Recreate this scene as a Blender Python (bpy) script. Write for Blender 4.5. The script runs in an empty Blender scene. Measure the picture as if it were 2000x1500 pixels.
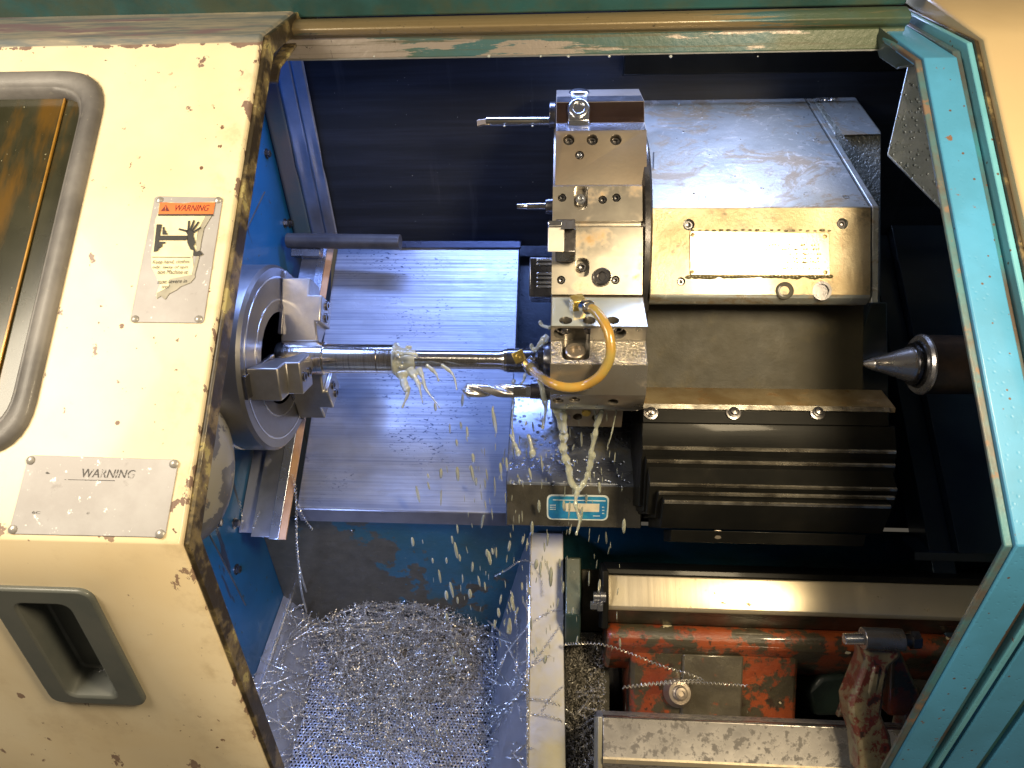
import bpy, bmesh, math, random
from mathutils import Vector, Matrix, noise as mnoise
random.seed(7)
S = bpy.context.scene
# ------------------------------------------------------------------ camera
F = 1350.0                       # focal length in pixels of a 2000 px wide picture
PITCH, YAW, ROLL = map(math.radians, (35, 3.6, 0.7))
CAM = Vector((0, 0, 1.6))
XA = Vector((1, 0, 0))
FW = Vector((0, math.cos(PITCH), -math.sin(PITCH)))      # into the machine
UW = Vector((0, math.sin(PITCH), math.cos(PITCH)))
CF = FW*math.cos(YAW) - XA*math.sin(YAW)
R0 = XA*math.cos(YAW) + FW*math.sin(YAW)
CR = R0*math.cos(ROLL) + UW*math.sin(ROLL)
CU = UW*math.cos(ROLL) - R0*math.sin(ROLL)
cd = bpy.data.cameras.new('camera'); cam = bpy.data.objects.new('camera', cd)
S.collection.objects.link(cam); S.camera = cam
cd.sensor_width = 36; cd.lens = 36*F/2000; cd.clip_start = .02; cd.clip_end = 50
m = Matrix((CR, CU, -CF)).transposed().to_4x4(); m.translation = CAM; cam.matrix_world = m
# ------------------------------------------------------------------ light
def vw(x, v, w): return CAM + XA*x + UW*v + FW*w
world = bpy.data.worlds.new('World'); S.world = world; world.use_nodes = True
wn = world.node_tree; bg = wn.nodes['Background']
bg.inputs[0].default_value = (1.0, .88, .70, 1); bg.inputs[1].default_value = 0.08
def area(name, loc, target, sx, sy, power, col):
    l = bpy.data.lights.new(name, 'AREA'); l.shape = 'RECTANGLE'; l.size = sx; l.size_y = sy
    l.energy = power; l.color = col
    o = bpy.data.objects.new(name, l); S.collection.objects.link(o)
    o.location = loc; o.rotation_euler = (target-loc).to_track_quat('-Z', 'Y').to_euler(); return o
area('hall_lamp', vw(.43, .24, -.02), vw(.16, -.03, .85), .15, .26, 16, (1.0, .80, .50))
area('door_fill', vw(-.80, .30, .08), vw(-.50, .05, .62), .40, .40, 10, (1.0, .87, .66))  # added fill close to the door, brightens its cream paint
area('machine_lamp', vw(-.13, .70, .875), vw(-.16, -.16, 1.06), .46, .08, 8.0, (.30, .44, 1.0))
area('pan_fill', vw(-.395, -.24, .735), vw(-.25, -.48, 1.08), .06, .10, 1.3, (.36, .50, 1.0)).data.spread = math.radians(115)  # added blue fill behind the door, brightens pan and chute
area('chuck_fill', vw(-.39, .25, .745), vw(-.22, -.30, 1.1), .10, .10, 1.0, (.30, .45, 1.0))  # added weak fill hidden by the door, gives the chuck its blue
area('housing_fill', vw(.24, .58, .90), vw(.34, .10, 1.0), .34, .10, 2.8, (.48, .62, 1.0))  # added fill, brightens the housing top and the hammered plate
S.view_settings.view_transform = 'Standard'; S.view_settings.look = 'None'
S.view_settings.exposure = 0; S.view_settings.gamma = 1
# ------------------------------------------------------------------ placing helpers
def ray(px, py): return CF + CR*((px-1000)/F) + CU*((750-py)/F)
def Q(px, py, w):                                        # point seen at (px,py), w metres into the machine
    d = ray(px, py); return CAM + d*(w/d.dot(FW))
def yz(py, w, px=1085):
    p = Q(px, py, w); return (p.y, p.z)
def XX(px, py, w): return Q(px, py, w).x
class Pl:                                                # a real plane of the machine, parallel to the spindle
    def __init__(s, a, b, px=1085):
        s.o = Q(px, a[0], a[1]); q = Q(px, b[0], b[1])
        e = q-s.o; e.x = 0; s.ey = e.normalized(); s.ex = XA
        s.n = s.ex.cross(s.ey)
        if s.n.dot(CAM-s.o) < 0: s.n = -s.n
        s.n.normalize()
    def at(s, px, py, off=0):
        d = ray(px, py); o = s.o+s.n*off
        return CAM + d*((o-CAM).dot(s.n)/d.dot(s.n))
    def xy(s, px, py):
        p = s.at(px, py)-s.o; return (p.dot(s.ex), p.dot(s.ey))
    def P(s, x, y, off=0): return s.o + s.ex*x + s.ey*y + s.n*off
# ------------------------------------------------------------------ mesh builder
def perp(d):
    a = Vector((0, 0, 1)) if abs(d.z) < .9 else Vector((0, 1, 0))
    u = d.cross(a).normalized(); return u, d.cross(u).normalized()
class MB:
    def __init__(s): s.v = []; s.f = []; s.mi = []
    def add(s, vs, fs, m=0):
        b = len(s.v); s.v += [Vector(v) for v in vs]; s.f += [tuple(b+i for i in f) for f in fs]; s.mi += [m]*len(fs); return s
    def slab(s, pts, t, m=0):
        n = len(pts); pts = [Vector(p) for p in pts]
        vs = pts + [p+t for p in pts]
        fs = [tuple(range(n)), tuple(range(2*n-1, n-1, -1))] + [(i, i+n, (i+1) % n+n, (i+1) % n) for i in range(n)]
        return s.add(vs, fs, m)
    def prism(s, prof, x0, x1, raw=False, px=1085, m=0):
        P = prof if raw else [yz(a, b, px) for a, b in prof]
        n = len(P); g = lambda x, i: x[i] if isinstance(x, (list, tuple)) else x
        vs = [(g(x0, i), p[0], p[1]) for i, p in enumerate(P)] + [(g(x1, i), p[0], p[1]) for i, p in enumerate(P)]
        fs = [tuple(range(n)), tuple(range(2*n-1, n-1, -1))] + [(i, i+n, (i+1) % n+n, (i+1) % n) for i in range(n)]
        return s.add(vs, fs, m)
    def skin(s, prof, x0, x1, th, raw=False, px=1085, m=0):      # bent sheet of thickness th, going away from the viewer
        P = [Vector((0,)+tuple(p)) for p in (prof if raw else [yz(a, b, px) for a, b in prof])]
        N = []
        for i in range(len(P)):
            ns = []
            for a, b in ((i-1, i), (i, i+1)):
                if a >= 0 and b < len(P):
                    e = (P[b]-P[a]); nn = Vector((0, -e.z, e.y)).normalized()
                    if nn.dot(FW) < 0: nn = -nn
                    ns.append(nn)
            nn = sum(ns, Vector()).normalized(); N.append(nn*(th/max(.5, nn.dot(ns[0]))))
        full = P + [p+q for p, q in reversed(list(zip(P, N)))]
        xs = lambda x: (list(x)+list(reversed(x))) if isinstance(x, (list, tuple)) else x
        k = len(P); n = 2*k; x0 = xs(x0); x1 = xs(x1); g = lambda x, i: x[i] if isinstance(x, list) else x
        vs = [(g(x0, i), p.y, p.z) for i, p in enumerate(full)] + [(g(x1, i), p.y, p.z) for i, p in enumerate(full)]
        fs = [(i, i+n, (i+1) % n+n, (i+1) % n) for i in range(n)]
        for i in range(k-1):
            j = n-1-i; fs += [(i, i+1, j-1, j), (n+j, n+j-1, n+i+1, n+i)]
        return s.add(vs, fs, m)
    def box(s, c, sx, sy, sz, ex=None, ey=None, ez=None, m=0):
        ex = ex or XA; ey = ey or Vector((0, 1, 0)); ez = ez or Vector((0, 0, 1)); c = Vector(c)
        vs = [c+ex*(a*sx/2)+ey*(b*sy/2)+ez*(d*sz/2) for a in (-1, 1) for b in (-1, 1) for d in (-1, 1)]
        return s.add(vs, [(0, 1, 3, 2), (4, 6, 7, 5), (0, 4, 5, 1), (2, 3, 7, 6), (0, 2, 6, 4), (1, 5, 7, 3)], m)
    def lathe(s, o, d, prof, seg=32, m=0, ph=0):                 # prof: (t along axis, radius)
        d = Vector(d).normalized(); u, w = perp(d); vs = []; fs = []
        for t, r in prof:
            for k in range(seg):
                a = 2*math.pi*k/seg+ph; vs.append(Vector(o)+d*t+(u*math.cos(a)+w*math.sin(a))*max(r, 1e-5))
        for i in range(len(prof)-1):
            for k in range(seg):
                k2 = (k+1) % seg; fs.append((i*seg+k, i*seg+k2, (i+1)*seg+k2, (i+1)*seg+k))
        n = len(prof)-1
        if prof[0][1] > 2e-5: fs.append(tuple(reversed(range(seg))))
        if prof[-1][1] > 2e-5: fs.append(tuple(n*seg+k for k in range(seg)))
        return s.add(vs, fs, m)
    def cyl(s, a, b, r, r2=None, seg=24, m=0):
        a = Vector(a); b = Vector(b); return s.lathe(a, b-a, [(0, r), ((b-a).length, r if r2 is None else r2)], seg, m)
    def tube(s, path, rad, seg=8, m=0):
        path = [Vector(p) for p in path]; n = len(path); vs = []; fs = []
        T = [(path[min(i+1, n-1)]-path[max(i-1, 0)]).normalized() for i in range(n)]
        u, _ = perp(T[0])
        for i in range(n):
            u = (u-T[i]*u.dot(T[i])); u = u.normalized() if u.length > 1e-6 else perp(T[i])[0]
            w = T[i].cross(u); r = rad[i] if isinstance(rad, (list, tuple)) else rad
            for k in range(seg):
                a = 2*math.pi*k/seg; vs.append(path[i]+(u*math.cos(a)+w*math.sin(a))*r)
        for i in range(n-1):
            for k in range(seg):
                k2 = (k+1) % seg; fs.append((i*seg+k, i*seg+k2, (i+1)*seg+k2, (i+1)*seg+k))
        fs += [tuple(reversed(range(seg))), tuple((n-1)*seg+k for k in range(seg))]
        return s.add(vs, fs, m)
    def ball(s, c, r, ax=None, k=1, seg=10, m=0):                 # ellipsoid stretched k times along ax
        d = (ax or Vector((0, 0, 1))).normalized(); n = max(4, seg//2+1)
        prof = [(-r*k*math.cos(math.pi*i/n), r*math.sin(math.pi*i/n)) for i in range(n+1)]
        return s.lathe(c, d, prof, seg, m)
    def screw(s, p, n, r, h=None, depth=.6, m=0):                 # socket head screw
        h = h or r*.6
        return s.lathe(p, n, [(-.001, r), (h*.85, r), (h, r*.88), (h, r*.55), (h*(1-depth), r*.5), (h*(1-depth)-.0004, 0)], 18, m)
def npos(o):                                                     # world position of an object that is only translated
    p = Vector((0, 0, 0))
    while o: p += o.location; o = o.parent
    return p
def build(mb, name, mat, parent=None, bevel=0, smooth=35, cut=None, tag_=None, flip=False):
    me = bpy.data.meshes.new(name)
    if parent: org = npos(parent); loc = Vector()
    else:
        org = Vector([ (min(v[i] for v in mb.v)+max(v[i] for v in mb.v))/2 for i in range(3)]); org.z = min(v.z for v in mb.v); loc = org
    me.from_pydata([v-org for v in mb.v], [], mb.f); me.update()
    bm = bmesh.new(); bm.from_mesh(me); bmesh.ops.recalc_face_normals(bm, faces=bm.faces); bm.to_mesh(me); bm.free()
    mats = mat if isinstance(mat, (list, tuple)) else [mat]
    for x in mats: me.materials.append(x)
    if len(mats) > 1: me.polygons.foreach_set('material_index', mb.mi)
    o = bpy.data.objects.new(name, me); S.collection.objects.link(o); o.location = loc
    if cut:
        for c in (cut if isinstance(cut, list) else [cut]):
            cm = bpy.data.meshes.new('cut'); cm.from_pydata([v-org for v in c.v], [], c.f)
            bm = bmesh.new(); bm.from_mesh(cm); bmesh.ops.recalc_face_normals(bm, faces=bm.faces); bm.to_mesh(cm); bm.free()
            co = bpy.data.objects.new('cut', cm); S.collection.objects.link(co); co.location = loc
            md = o.modifiers.new('b', 'BOOLEAN'); md.object = co; md.operation = 'DIFFERENCE'; md.solver = 'EXACT'; md.use_self = True
            dg = bpy.context.evaluated_depsgraph_get(); nm = bpy.data.meshes.new_from_object(o.evaluated_get(dg))
            o.modifiers.clear(); o.data = nm; nm.name = name; bpy.data.objects.remove(co)
    if parent: o.parent = parent
    if bevel:
        md = o.modifiers.new('bevel', 'BEVEL'); md.width = bevel; md.segments = 2; md.limit_method = 'ANGLE'; md.angle_limit = math.radians(32)
        md.harden_normals = False; md.use_clamp_overlap = True
    if smooth is not None:
        o.data.shade_smooth(); o.data.set_sharp_from_angle(angle=math.radians(smooth if not bevel else 50))
    return o
def tag(o, label=None, cat=None, group=None, kind=None):
    if label: o['label'] = label
    if cat: o['category'] = cat
    if group: o['group'] = group
    if kind: o['kind'] = kind
    return o
def thing(name, label, cat, loc, group=None):
    o = bpy.data.objects.new(name, None); S.collection.objects.link(o); o.location = loc; o.empty_display_size = .02
    return tag(o, label, cat, group)
def rpoly(pts, r, seg=6):                                        # round the corners of a 2D polygon
    out = []; n = len(pts)
    for i in range(n):
        a, b, c = Vector(pts[i-1]), Vector(pts[i]), Vector(pts[(i+1) % n]); ri = r[i] if isinstance(r, (list, tuple)) else r
        u = (a-b); v = (c-b); k = min(ri, u.length*.45, v.length*.45); u.normalize(); v.normalize()
        p, q = b+u*k, b+v*k
        for j in range(seg+1):
            t = j/seg; out.append(tuple(p*(1-t)**2+b*2*t*(1-t)+q*t*t))
    return out
def text_mesh(txt, shear=0):
    cu = bpy.data.curves.new('t', 'FONT'); cu.body = txt; cu.size = 1; cu.shear = shear; cu.extrude = 0; cu.resolution_u = 3
    o = bpy.data.objects.new('t', cu); S.collection.objects.link(o)
    dg = bpy.context.evaluated_depsgraph_get(); me = bpy.data.meshes.new_from_object(o.evaluated_get(dg))
    bpy.data.objects.remove(o); return me
def text_on(mb, txt, quad, m=0, shear=0):                        # quad: 3D corners bl, br, tr, tl
    me = text_mesh(txt, shear); xs = [v.co.x for v in me.vertices]; ys = [v.co.y for v in me.vertices]
    x0, x1, y0, y1 = min(xs), max(xs), min(ys), max(ys); a, b, c, d = quad; vs = []
    for v in me.vertices:
        s, t = (v.co.x-x0)/(x1-x0), (v.co.y-y0)/(y1-y0); vs.append((a*(1-s)+b*s)*(1-t)+(d*(1-s)+c*s)*t)
    mb.add(vs, [tuple(p.vertices) for p in me.polygons], m); bpy.data.meshes.remove(me)
# ------------------------------------------------------------------ materials
class Mt:
    def __init__(s, name):
        s.m = bpy.data.materials.new(name); s.m.use_nodes = True; s.nt = s.m.node_tree
        s.b = s.nt.nodes['Principled BSDF']; s.tc = s.nt.nodes.new('ShaderNodeTexCoord')
        s.col = None; s.rgh = None; s.met = None; s.bmp = None
    def lk(s, sock, val):
        if isinstance(val, bpy.types.NodeSocket): s.nt.links.new(val, sock)
        elif val is not None:
            if hasattr(sock.default_value, '__len__') and not hasattr(val, '__len__'): val = [val]*len(sock.default_value)
            if hasattr(val, '__len__') and len(val) == 3 and len(sock.default_value) == 4: val = (*val, 1)
            sock.default_value = val
    def math(s, op, a, b=None, clamp=False):
        n = s.nt.nodes.new('ShaderNodeMath'); n.operation = op; n.use_clamp = clamp; s.lk(n.inputs[0], a)
        if b is not None: s.lk(n.inputs[1], b)
        return n.outputs[0]
    def xyz(s, i, pos=False):
        n = s.nt.nodes.new('ShaderNodeSeparateXYZ')
        if pos: g = s.nt.nodes.new('ShaderNodeNewGeometry'); s.nt.links.new(g.outputs['Position'], n.inputs[0])
        else: s.nt.links.new(s.tc.outputs['Object'], n.inputs[0])
        return n.outputs[i]
    def vec(s, sc=(1, 1, 1), rot=(0, 0, 0), loc=(0, 0, 0)):
        n = s.nt.nodes.new('ShaderNodeMapping'); s.nt.links.new(s.tc.outputs['Object'], n.inputs[0])
        n.inputs['Scale'].default_value = sc; n.inputs['Rotation'].default_value = rot; n.inputs['Location'].default_value = loc; return n.outputs[0]
    def noise(s, scale, detail=4, rough=.55, vec=None, dist=0):
        n = s.nt.nodes.new('ShaderNodeTexNoise'); s.lk(n.inputs['Vector'], vec or s.tc.outputs['Object'])
        n.inputs['Scale'].default_value = scale; n.inputs['Detail'].default_value = detail; n.inputs['Roughness'].default_value = rough; n.inputs['Distortion'].default_value = dist
        return n.outputs['Fac']
    def vor(s, scale, feat='F1', vec=None, out='Distance'):
        n = s.nt.nodes.new('ShaderNodeTexVoronoi'); n.feature = feat; s.lk(n.inputs['Vector'], vec or s.tc.outputs['Object']); n.inputs['Scale'].default_value = scale
        return n.outputs[out]
    def step(s, v, a, b, lo=0, hi=1):
        n = s.nt.nodes.new('ShaderNodeMapRange'); n.interpolation_type = 'SMOOTHSTEP'; s.lk(n.inputs[0], v)
        for i, x in enumerate((a, b, lo, hi)): s.lk(n.inputs[i+1], x)
        return n.outputs[0]
    def mix(s, f, a, b):
        n = s.nt.nodes.new('ShaderNodeMix'); n.data_type = 'RGBA'; s.lk(n.inputs[0], f); s.lk(n.inputs[6], a); s.lk(n.inputs[7], b); return n.outputs[2]
    def fmix(s, f, a, b):
        n = s.nt.nodes.new('ShaderNodeMix'); s.lk(n.inputs[0], f); s.lk(n.inputs[2], a); s.lk(n.inputs[3], b); return n.outputs[0]
    def base(s, col, rough=.5, metal=0): s.col, s.rgh, s.met = col, rough, metal; return s
    def vary(s, col2, scale, lo=.35, hi=.65, vec=None, amt=1):
        f = s.step(s.noise(scale, 5, .6, vec), lo, hi, 0, amt); s.col = s.mix(f, s.col, col2); return s
    def layer(s, mask, col=None, rough=None, metal=None):
        if col is not None: s.col = s.mix(mask, s.col, col)
        if rough is not None: s.rgh = s.fmix(mask, s.rgh, rough)
        if metal is not None: s.met = s.fmix(mask, s.met, metal)
        return s
    def rvar(s, scale, amt=.15, vec=None):
        n = s.noise(scale, 4, .6, vec); s.rgh = s.math('ADD', s.rgh, s.math('MULTIPLY', s.math('SUBTRACT', n, .5), amt*2), True); return s
    def bump(s, h, strength=.3, dist=.001):
        n = s.nt.nodes.new('ShaderNodeBump'); n.inputs['Strength'].default_value = strength; n.inputs['Distance'].default_value = dist
        s.lk(n.inputs['Height'], h)
        if s.bmp: s.nt.links.new(s.bmp, n.inputs['Normal'])
        s.bmp = n.outputs[0]; return s
    def done(s, coat=0, spec=.5, trans=0, crough=.08):
        s.lk(s.b.inputs['Base Color'], s.col); s.lk(s.b.inputs['Roughness'], s.rgh); s.lk(s.b.inputs['Metallic'], s.met)
        if s.bmp: s.nt.links.new(s.bmp, s.b.inputs['Normal'])
        s.b.inputs['Coat Weight'].default_value = coat; s.b.inputs['Coat Roughness'].default_value = crough; s.b.inputs['Specular IOR Level'].default_value = spec
        s.b.inputs['Transmission Weight'].default_value = trans
        return s.m
def steel(name, col, rough=.35, metal=1, var=None, scale=30, brush=None, bstr=.15, coat=0, dirt=None, dlo=.52, dhi=.62, dscale=18, pit=0, spark=0, spec=.5):
    M = Mt(name).base(col, rough, metal)
    if var: M.vary(var, scale)
    if dirt:
        f = M.step(M.noise(dscale, 8, .65), dlo, dhi); M.layer(f, dirt, .6, .2)
    v = M.vec(brush) if brush else None
    M.rvar(40 if not brush else 1, .12, v)
    if brush: M.bump(M.noise(1, 6, .7, v), bstr, .0012)
    else: M.bump(M.noise(200, 5, .65), bstr, .0012)
    if pit: M.bump(M.noise(pit, 5, .6), .8, .004)
    if spark: M.bump(M.step(M.vor(spark), 0, .35), .6, .0025)
    return M.done(coat, spec)

# ------------------------------------------------------------------ material set
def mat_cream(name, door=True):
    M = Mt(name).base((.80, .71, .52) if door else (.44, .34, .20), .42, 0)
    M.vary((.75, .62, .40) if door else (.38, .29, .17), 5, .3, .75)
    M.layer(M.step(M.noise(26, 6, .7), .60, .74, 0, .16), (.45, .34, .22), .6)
    brown = M.mix(M.noise(90), (.14, .085, .07), (.30, .22, .18))
    if door:
        X, Y, Z = (M.xyz(i, True) for i in range(3)); fold = yz(72, .705)[1]; bend = yz(1062, .56)[1]
        cx = M.step(X, -.322, -.3055)
        cb = M.math('MULTIPLY', M.step(M.math('ABSOLUTE', M.math('SUBTRACT', Z, bend-.002)), .012, .0), .55)
        ct = M.step(M.math('ABSOLUTE', M.math('SUBTRACT', Z, fold)), .004, 0)
        nb = M.noise(48, 6, .62, M.vec((1, 1, .55)))
        e = M.math('MAXIMUM', M.math('MAXIMUM', cx, cb), ct)
        M.layer(M.math('MULTIPLY', M.step(X, -.36, -.315), M.step(M.noise(18, 7, .7), .48, .66, 0, .45)), (.40, .30, .16), .6)
        M.layer(M.math('MULTIPLY', M.step(Z, bend, bend-.03), M.step(M.noise(1, 6, .7, M.vec((9, 30, 9))), .50, .70, 0, .30)), (.42, .32, .20), .6)
        M.layer(M.step(M.math('ADD', nb, M.math('MULTIPLY', e, .20)), .655, .67), brown, .55)
        sp = M.step(M.noise(150, 2, .5), .735, .75)                       # small paint nicks
        M.layer(M.math('MULTIPLY', sp, M.step(M.noise(9, 2), .45, .6)), (.13, .08, .06), .6)
        vb = M.math('MULTIPLY', M.step(M.vor(42), .12, .10), M.step(M.noise(14, 1), .50, .56))
        M.layer(M.math('MULTIPLY', M.math('MULTIPLY', vb, M.step(X, -.47, -.40)), M.step(M.noise(300, 2), .40, .5)), (.16, .09, .06), .6)
        top = M.step(Z, fold, fold+.0015)                                 # grey rubbed roof of the door
        st = M.noise(1, 8, .7, M.vec((9, 60, 60)))
        gc = M.mix(M.step(st, .38, .6), (.14, .16, .17), (.30, .27, .22)); gc = M.mix(M.step(st, .60, .66), gc, (.50, .42, .30))
        gc = M.mix(M.step(M.noise(1, 5, .6, M.vec((6, 30, 30), loc=(3, 1, 2))), .52, .6), gc, (.20, .14, .16))
        M.layer(top, gc, .5)
        low = M.step(Z, bend, bend-.004)
        M.layer(low, M.mix(.12, M.col, (.72, .48, .25)), .5)
    M.bump(M.noise(400, 3, .5), .12, .0004)
    return M.done(.15, .4)
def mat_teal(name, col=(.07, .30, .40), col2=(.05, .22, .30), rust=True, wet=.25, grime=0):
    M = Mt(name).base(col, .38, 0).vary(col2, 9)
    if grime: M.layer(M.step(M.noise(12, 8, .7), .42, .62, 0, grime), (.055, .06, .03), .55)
    if rust:
        M.layer(M.step(M.noise(55, 6, .65), .66, .69), (.13, .07, .045), .65)
        M.layer(M.step(M.vor(70), .10, .08), (.08, .05, .04), .6)
    M.bump(M.step(M.vor(160), 0, .3), .18, .0008)
    return M.done(wet, .5)
CREAM = mat_cream('cream_paint'); CREAM2 = mat_cream('shaded_cream_paint', False)  # second cream is darkened in colour so the side panel looks dimly lit
TEAL = mat_teal('teal_paint', (.06, .255, .48), (.05, .21, .38))
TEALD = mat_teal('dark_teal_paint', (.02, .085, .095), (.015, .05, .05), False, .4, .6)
def mat_header():
    M = Mt('scuffed_header_paint').base((.028, .085, .10), .42, 0).vary((.045, .065, .035), 8)
    X, Z = M.xyz(0, True), M.xyz(2, True); z1 = yz(66, .79)[1]
    s1 = M.noise(1, 8, .7, M.vec((5, 40, 40)))
    low = M.step(Z, z1+.001, z1-.001)
    bare = M.step(M.math('ADD', s1, M.step(X, -.12, -.30, 0, .22)), .55, .58)
    M.layer(M.math('MULTIPLY', bare, low), (.24, .21, .19), .38, .3)
    up = M.math('SUBTRACT', 1, low)
    b2 = M.step(M.math('ADD', M.noise(1, 8, .75, M.vec((4, 90, 90))), M.step(X, .27, .1, 0, .22)), .56, .62)
    tan = M.mix(M.noise(1, 5, .7, M.vec((5, 300, 300))), (.12, .085, .04), (.22, .17, .09))
    M.layer(M.math('MULTIPLY', b2, up), tan, .42, .2)
    M.layer(M.step(M.noise(1, 6, .7, M.vec((3, 160, 160), loc=(1, 4, 0))), .54, .64, 0, .75), (.05, .045, .02), .5)
    M.layer(M.step(M.noise(70, 7, .8), .60, .66), (.035, .03, .018), .6)
    M.bump(M.noise(150, 5), .3, .0015); return M.done(.2)
HEADER = mat_header()
def mat_grime(name):
    M = Mt(name).base((.028, .020, .010), .5, 0).vary((.17, .13, .06), 30, .47, .60)
    M.layer(M.step(M.noise(30, 6, .6), .60, .63), (.34, .29, .12), .6)
    M.layer(M.step(M.noise(120, 4, .7), .62, .68), (.02, .014, .01), .6)
    M.bump(M.noise(130, 5, .7), .5, .0012); return M.done(.25)
GRIME = mat_grime('grimy_olive_edge')
def mat_blue():
    M = Mt('blue_wall_paint').base((.006, .085, .22), .42, 0).vary((.005, .06, .15), 6)
    M.layer(M.step(M.noise(1, 4, .6, M.vec((30, 30, 5))), .63, .66), (.02, .03, .06), .5)
    M.layer(M.step(M.noise(80, 5), .68, .7), (.04, .05, .06), .5)
    return M.done(.3)
BLUE = mat_blue()
def mat_back():
    M = Mt('dark_back_panel').base((.005, .0075, .014), .5, .0)
    s = M.noise(1, 7, .7, M.vec((1.5, 3, 38))); M.layer(M.step(s, .42, .66, 0, .8), (.018, .023, .042), .42)
    M.layer(M.step(M.noise(1, 4, .6, M.vec((40, 40, 4), loc=(2, 0, 0))), .6, .75, 0, .3), (.08, .08, .10), .5)
    M.layer(M.step(M.noise(200, 2), .76, .79), (.3, .3, .32), .4)
    M.bump(s, .25, .001); return M.done(0)
BACK = mat_back()
def mat_plate():
    M = Mt('brushed_way_cover_steel').base((.40, .43, .50), .40, .8)
    s = M.noise(1, 6, .75, M.vec((1.2, 260, 260))); s2 = M.noise(1, 5, .7, M.vec((2.5, 55, 55)))
    M.layer(M.step(s, .42, .60, 0, .8), (.17, .19, .26), .5); M.layer(M.step(s2, .45, .7, 0, .55), (.58, .60, .66), .3)
    X = M.xyz(0); rag = M.math('ADD', X, M.math('MULTIPLY', M.math('SUBTRACT', M.noise(1, 3, .9, M.vec((1, 420, 420))), .5), .05))
    M.layer(M.math('MULTIPLY', M.step(rag, .09, .10), .55), (.26, .29, .36), .42)  # darker right-hand band: shade beside the turret put into the colour
    mk = M.math('MULTIPLY', M.step(M.noise(1, 3, .6, M.vec((130, 330, 330))), .60, .64), M.step(M.noise(9, 2), .52, .64))
    M.layer(mk, (.07, .09, .15), .5)
    wet = M.step(M.noise(12, 4, .6), .5, .62); dr = M.step(M.vor(150), 0, .34)
    M.bump(M.math('MULTIPLY', dr, wet), .16, .0008); M.bump(s, .30, .0008)
    M.rvar(30, .12); return M.done(.35, .5, 0, .12)
PLATE = mat_plate()
ALU = steel('bent_aluminium_strip', (.50, .52, .60), .34, .9, (.36, .38, .45), 14, (40, 40, 3), .2, dirt=(.20, .19, .2), dlo=.62, dhi=.75)
COPPER = steel('tan_rubber_wiper', (.50, .30, .17), .5, 0, (.38, .22, .13), 40)
BLACKRUB = steel('black_rubber', (.03, .03, .035), .45, 0, (.05, .05, .055), 30)
STEELW = steel('wet_turret_steel', (.62, .58, .50), .30, .85, (.45, .41, .36), 12, (10, 10, 10), .06, .35, dirt=(.42, .26, .10), dlo=.50, dhi=.72, dscale=22)
STEELB = steel('brownish_block_steel', (.36, .31, .25), .40, .75, (.27, .22, .17), 10, None, .12, .3, dirt=(.16, .12, .08), dlo=.6, dhi=.75)
STEELC = steel('polished_block_steel', (.62, .63, .66), .22, .95, (.45, .46, .5), 9, None, .05, .3)
STEELD = steel('dark_tool_steel', (.09, .09, .10), .28, .9, (.16, .15, .15), 20, None, .1, .4)
ROUGHC = steel('rough_cast_steel', (.34, .32, .28), .30, .8, (.2, .19, .17), 30, None, .3, .4, pit=260)
CHUCKM = steel('turned_chuck_steel', (.20, .19, .19), .36, .9, (.20, .20, .21), 6, None, .1, .3)
JAWM = steel('bright_jaw_steel', (.36, .34, .32), .38, .85, (.25, .24, .23), 16, None, .12, .2)
SHAFT = Mt('bright_turned_bar').base((.62, .58, .54), .16, 1)
SHAFT.layer(SHAFT.step(SHAFT.noise(1, 4, .7, SHAFT.vec((260, 5, 5))), .5, .65, 0, .6), (.30, .26, .23), .3)
SHAFT.bump(SHAFT.noise(1, 3, .7, SHAFT.vec((900, 3, 3))), .25, .0005); SHAFT = SHAFT.done(.2)
def mat_housing():
    M = Mt('worn_housing_steel').base((.36, .37, .36), .40, .55).vary((.25, .27, .26), 5, .3, .7)
    M.layer(M.step(M.noise(9, 8, .75, M.vec((1, 1, 2)), 1.5), .50, .60, 0, .75), (.24, .17, .09), .55)
    M.layer(M.step(M.noise(20, 9, .8, None, 3.0), .55, .62, 0, .65), (.62, .60, .58), .34)
    M.layer(M.step(M.noise(70, 6, .7), .62, .7, 0, .7), (.12, .12, .11), .5)
    M.bump(M.noise(150, 6, .7), .3, .0018); M.rvar(26, .16); return M.done(.35, .5, 0, .15)
HOUSE = mat_housing()
def mat_front():
    M = Mt('oily_housing_front').base((.44, .37, .25), .34, .6).vary((.30, .23, .13), 13, .35, .65)
    M.layer(M.step(M.noise(14, 7, .7), .54, .66, 0, .8), (.06, .055, .035), .3, .1)
    M.layer(M.step(M.noise(55, 8, .75), .58, .7, 0, .5), (.16, .10, .04), .5)
    M.bump(M.noise(110, 7, .75), .4, .003); M.rvar(30, .15); return M.done(.5, .5, 0, .12)
FRONT = mat_front()
OLIVE = steel('olive_oily_recess', (.026, .021, .008), .6, .0, (.018, .015, .006), 14, None, .3, .15, dirt=(.07, .055, .02), dlo=.5, dhi=.8)
LEDGE = steel('tan_oily_ledge', (.42, .33, .19), .34, .6, (.30, .21, .10), 25, None, .3, .4, dirt=(.2, .11, .04), dlo=.52, dhi=.66, dscale=40)
GREENC = mat_teal('green_grey_casting', (.04, .06, .045), (.025, .035, .03), False, .4)
ROUGHG = steel('rough_green_casting', (.22, .22, .19), .35, .4, (.13, .135, .11), 25, None, .3, .5, pit=180, spark=190)
BLACKC = steel('black_slide_cover', (.006, .006, .0055), .4, .0, (.010, .0095, .008), 14, (4, 60, 60), .15, .05, dirt=(.022, .02, .016), dlo=.6, dhi=.8, spec=.08)
EDGEB = steel('polished_black_edge', (.75, .70, .60), .25, .9, (.2, .18, .15), 30)
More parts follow.
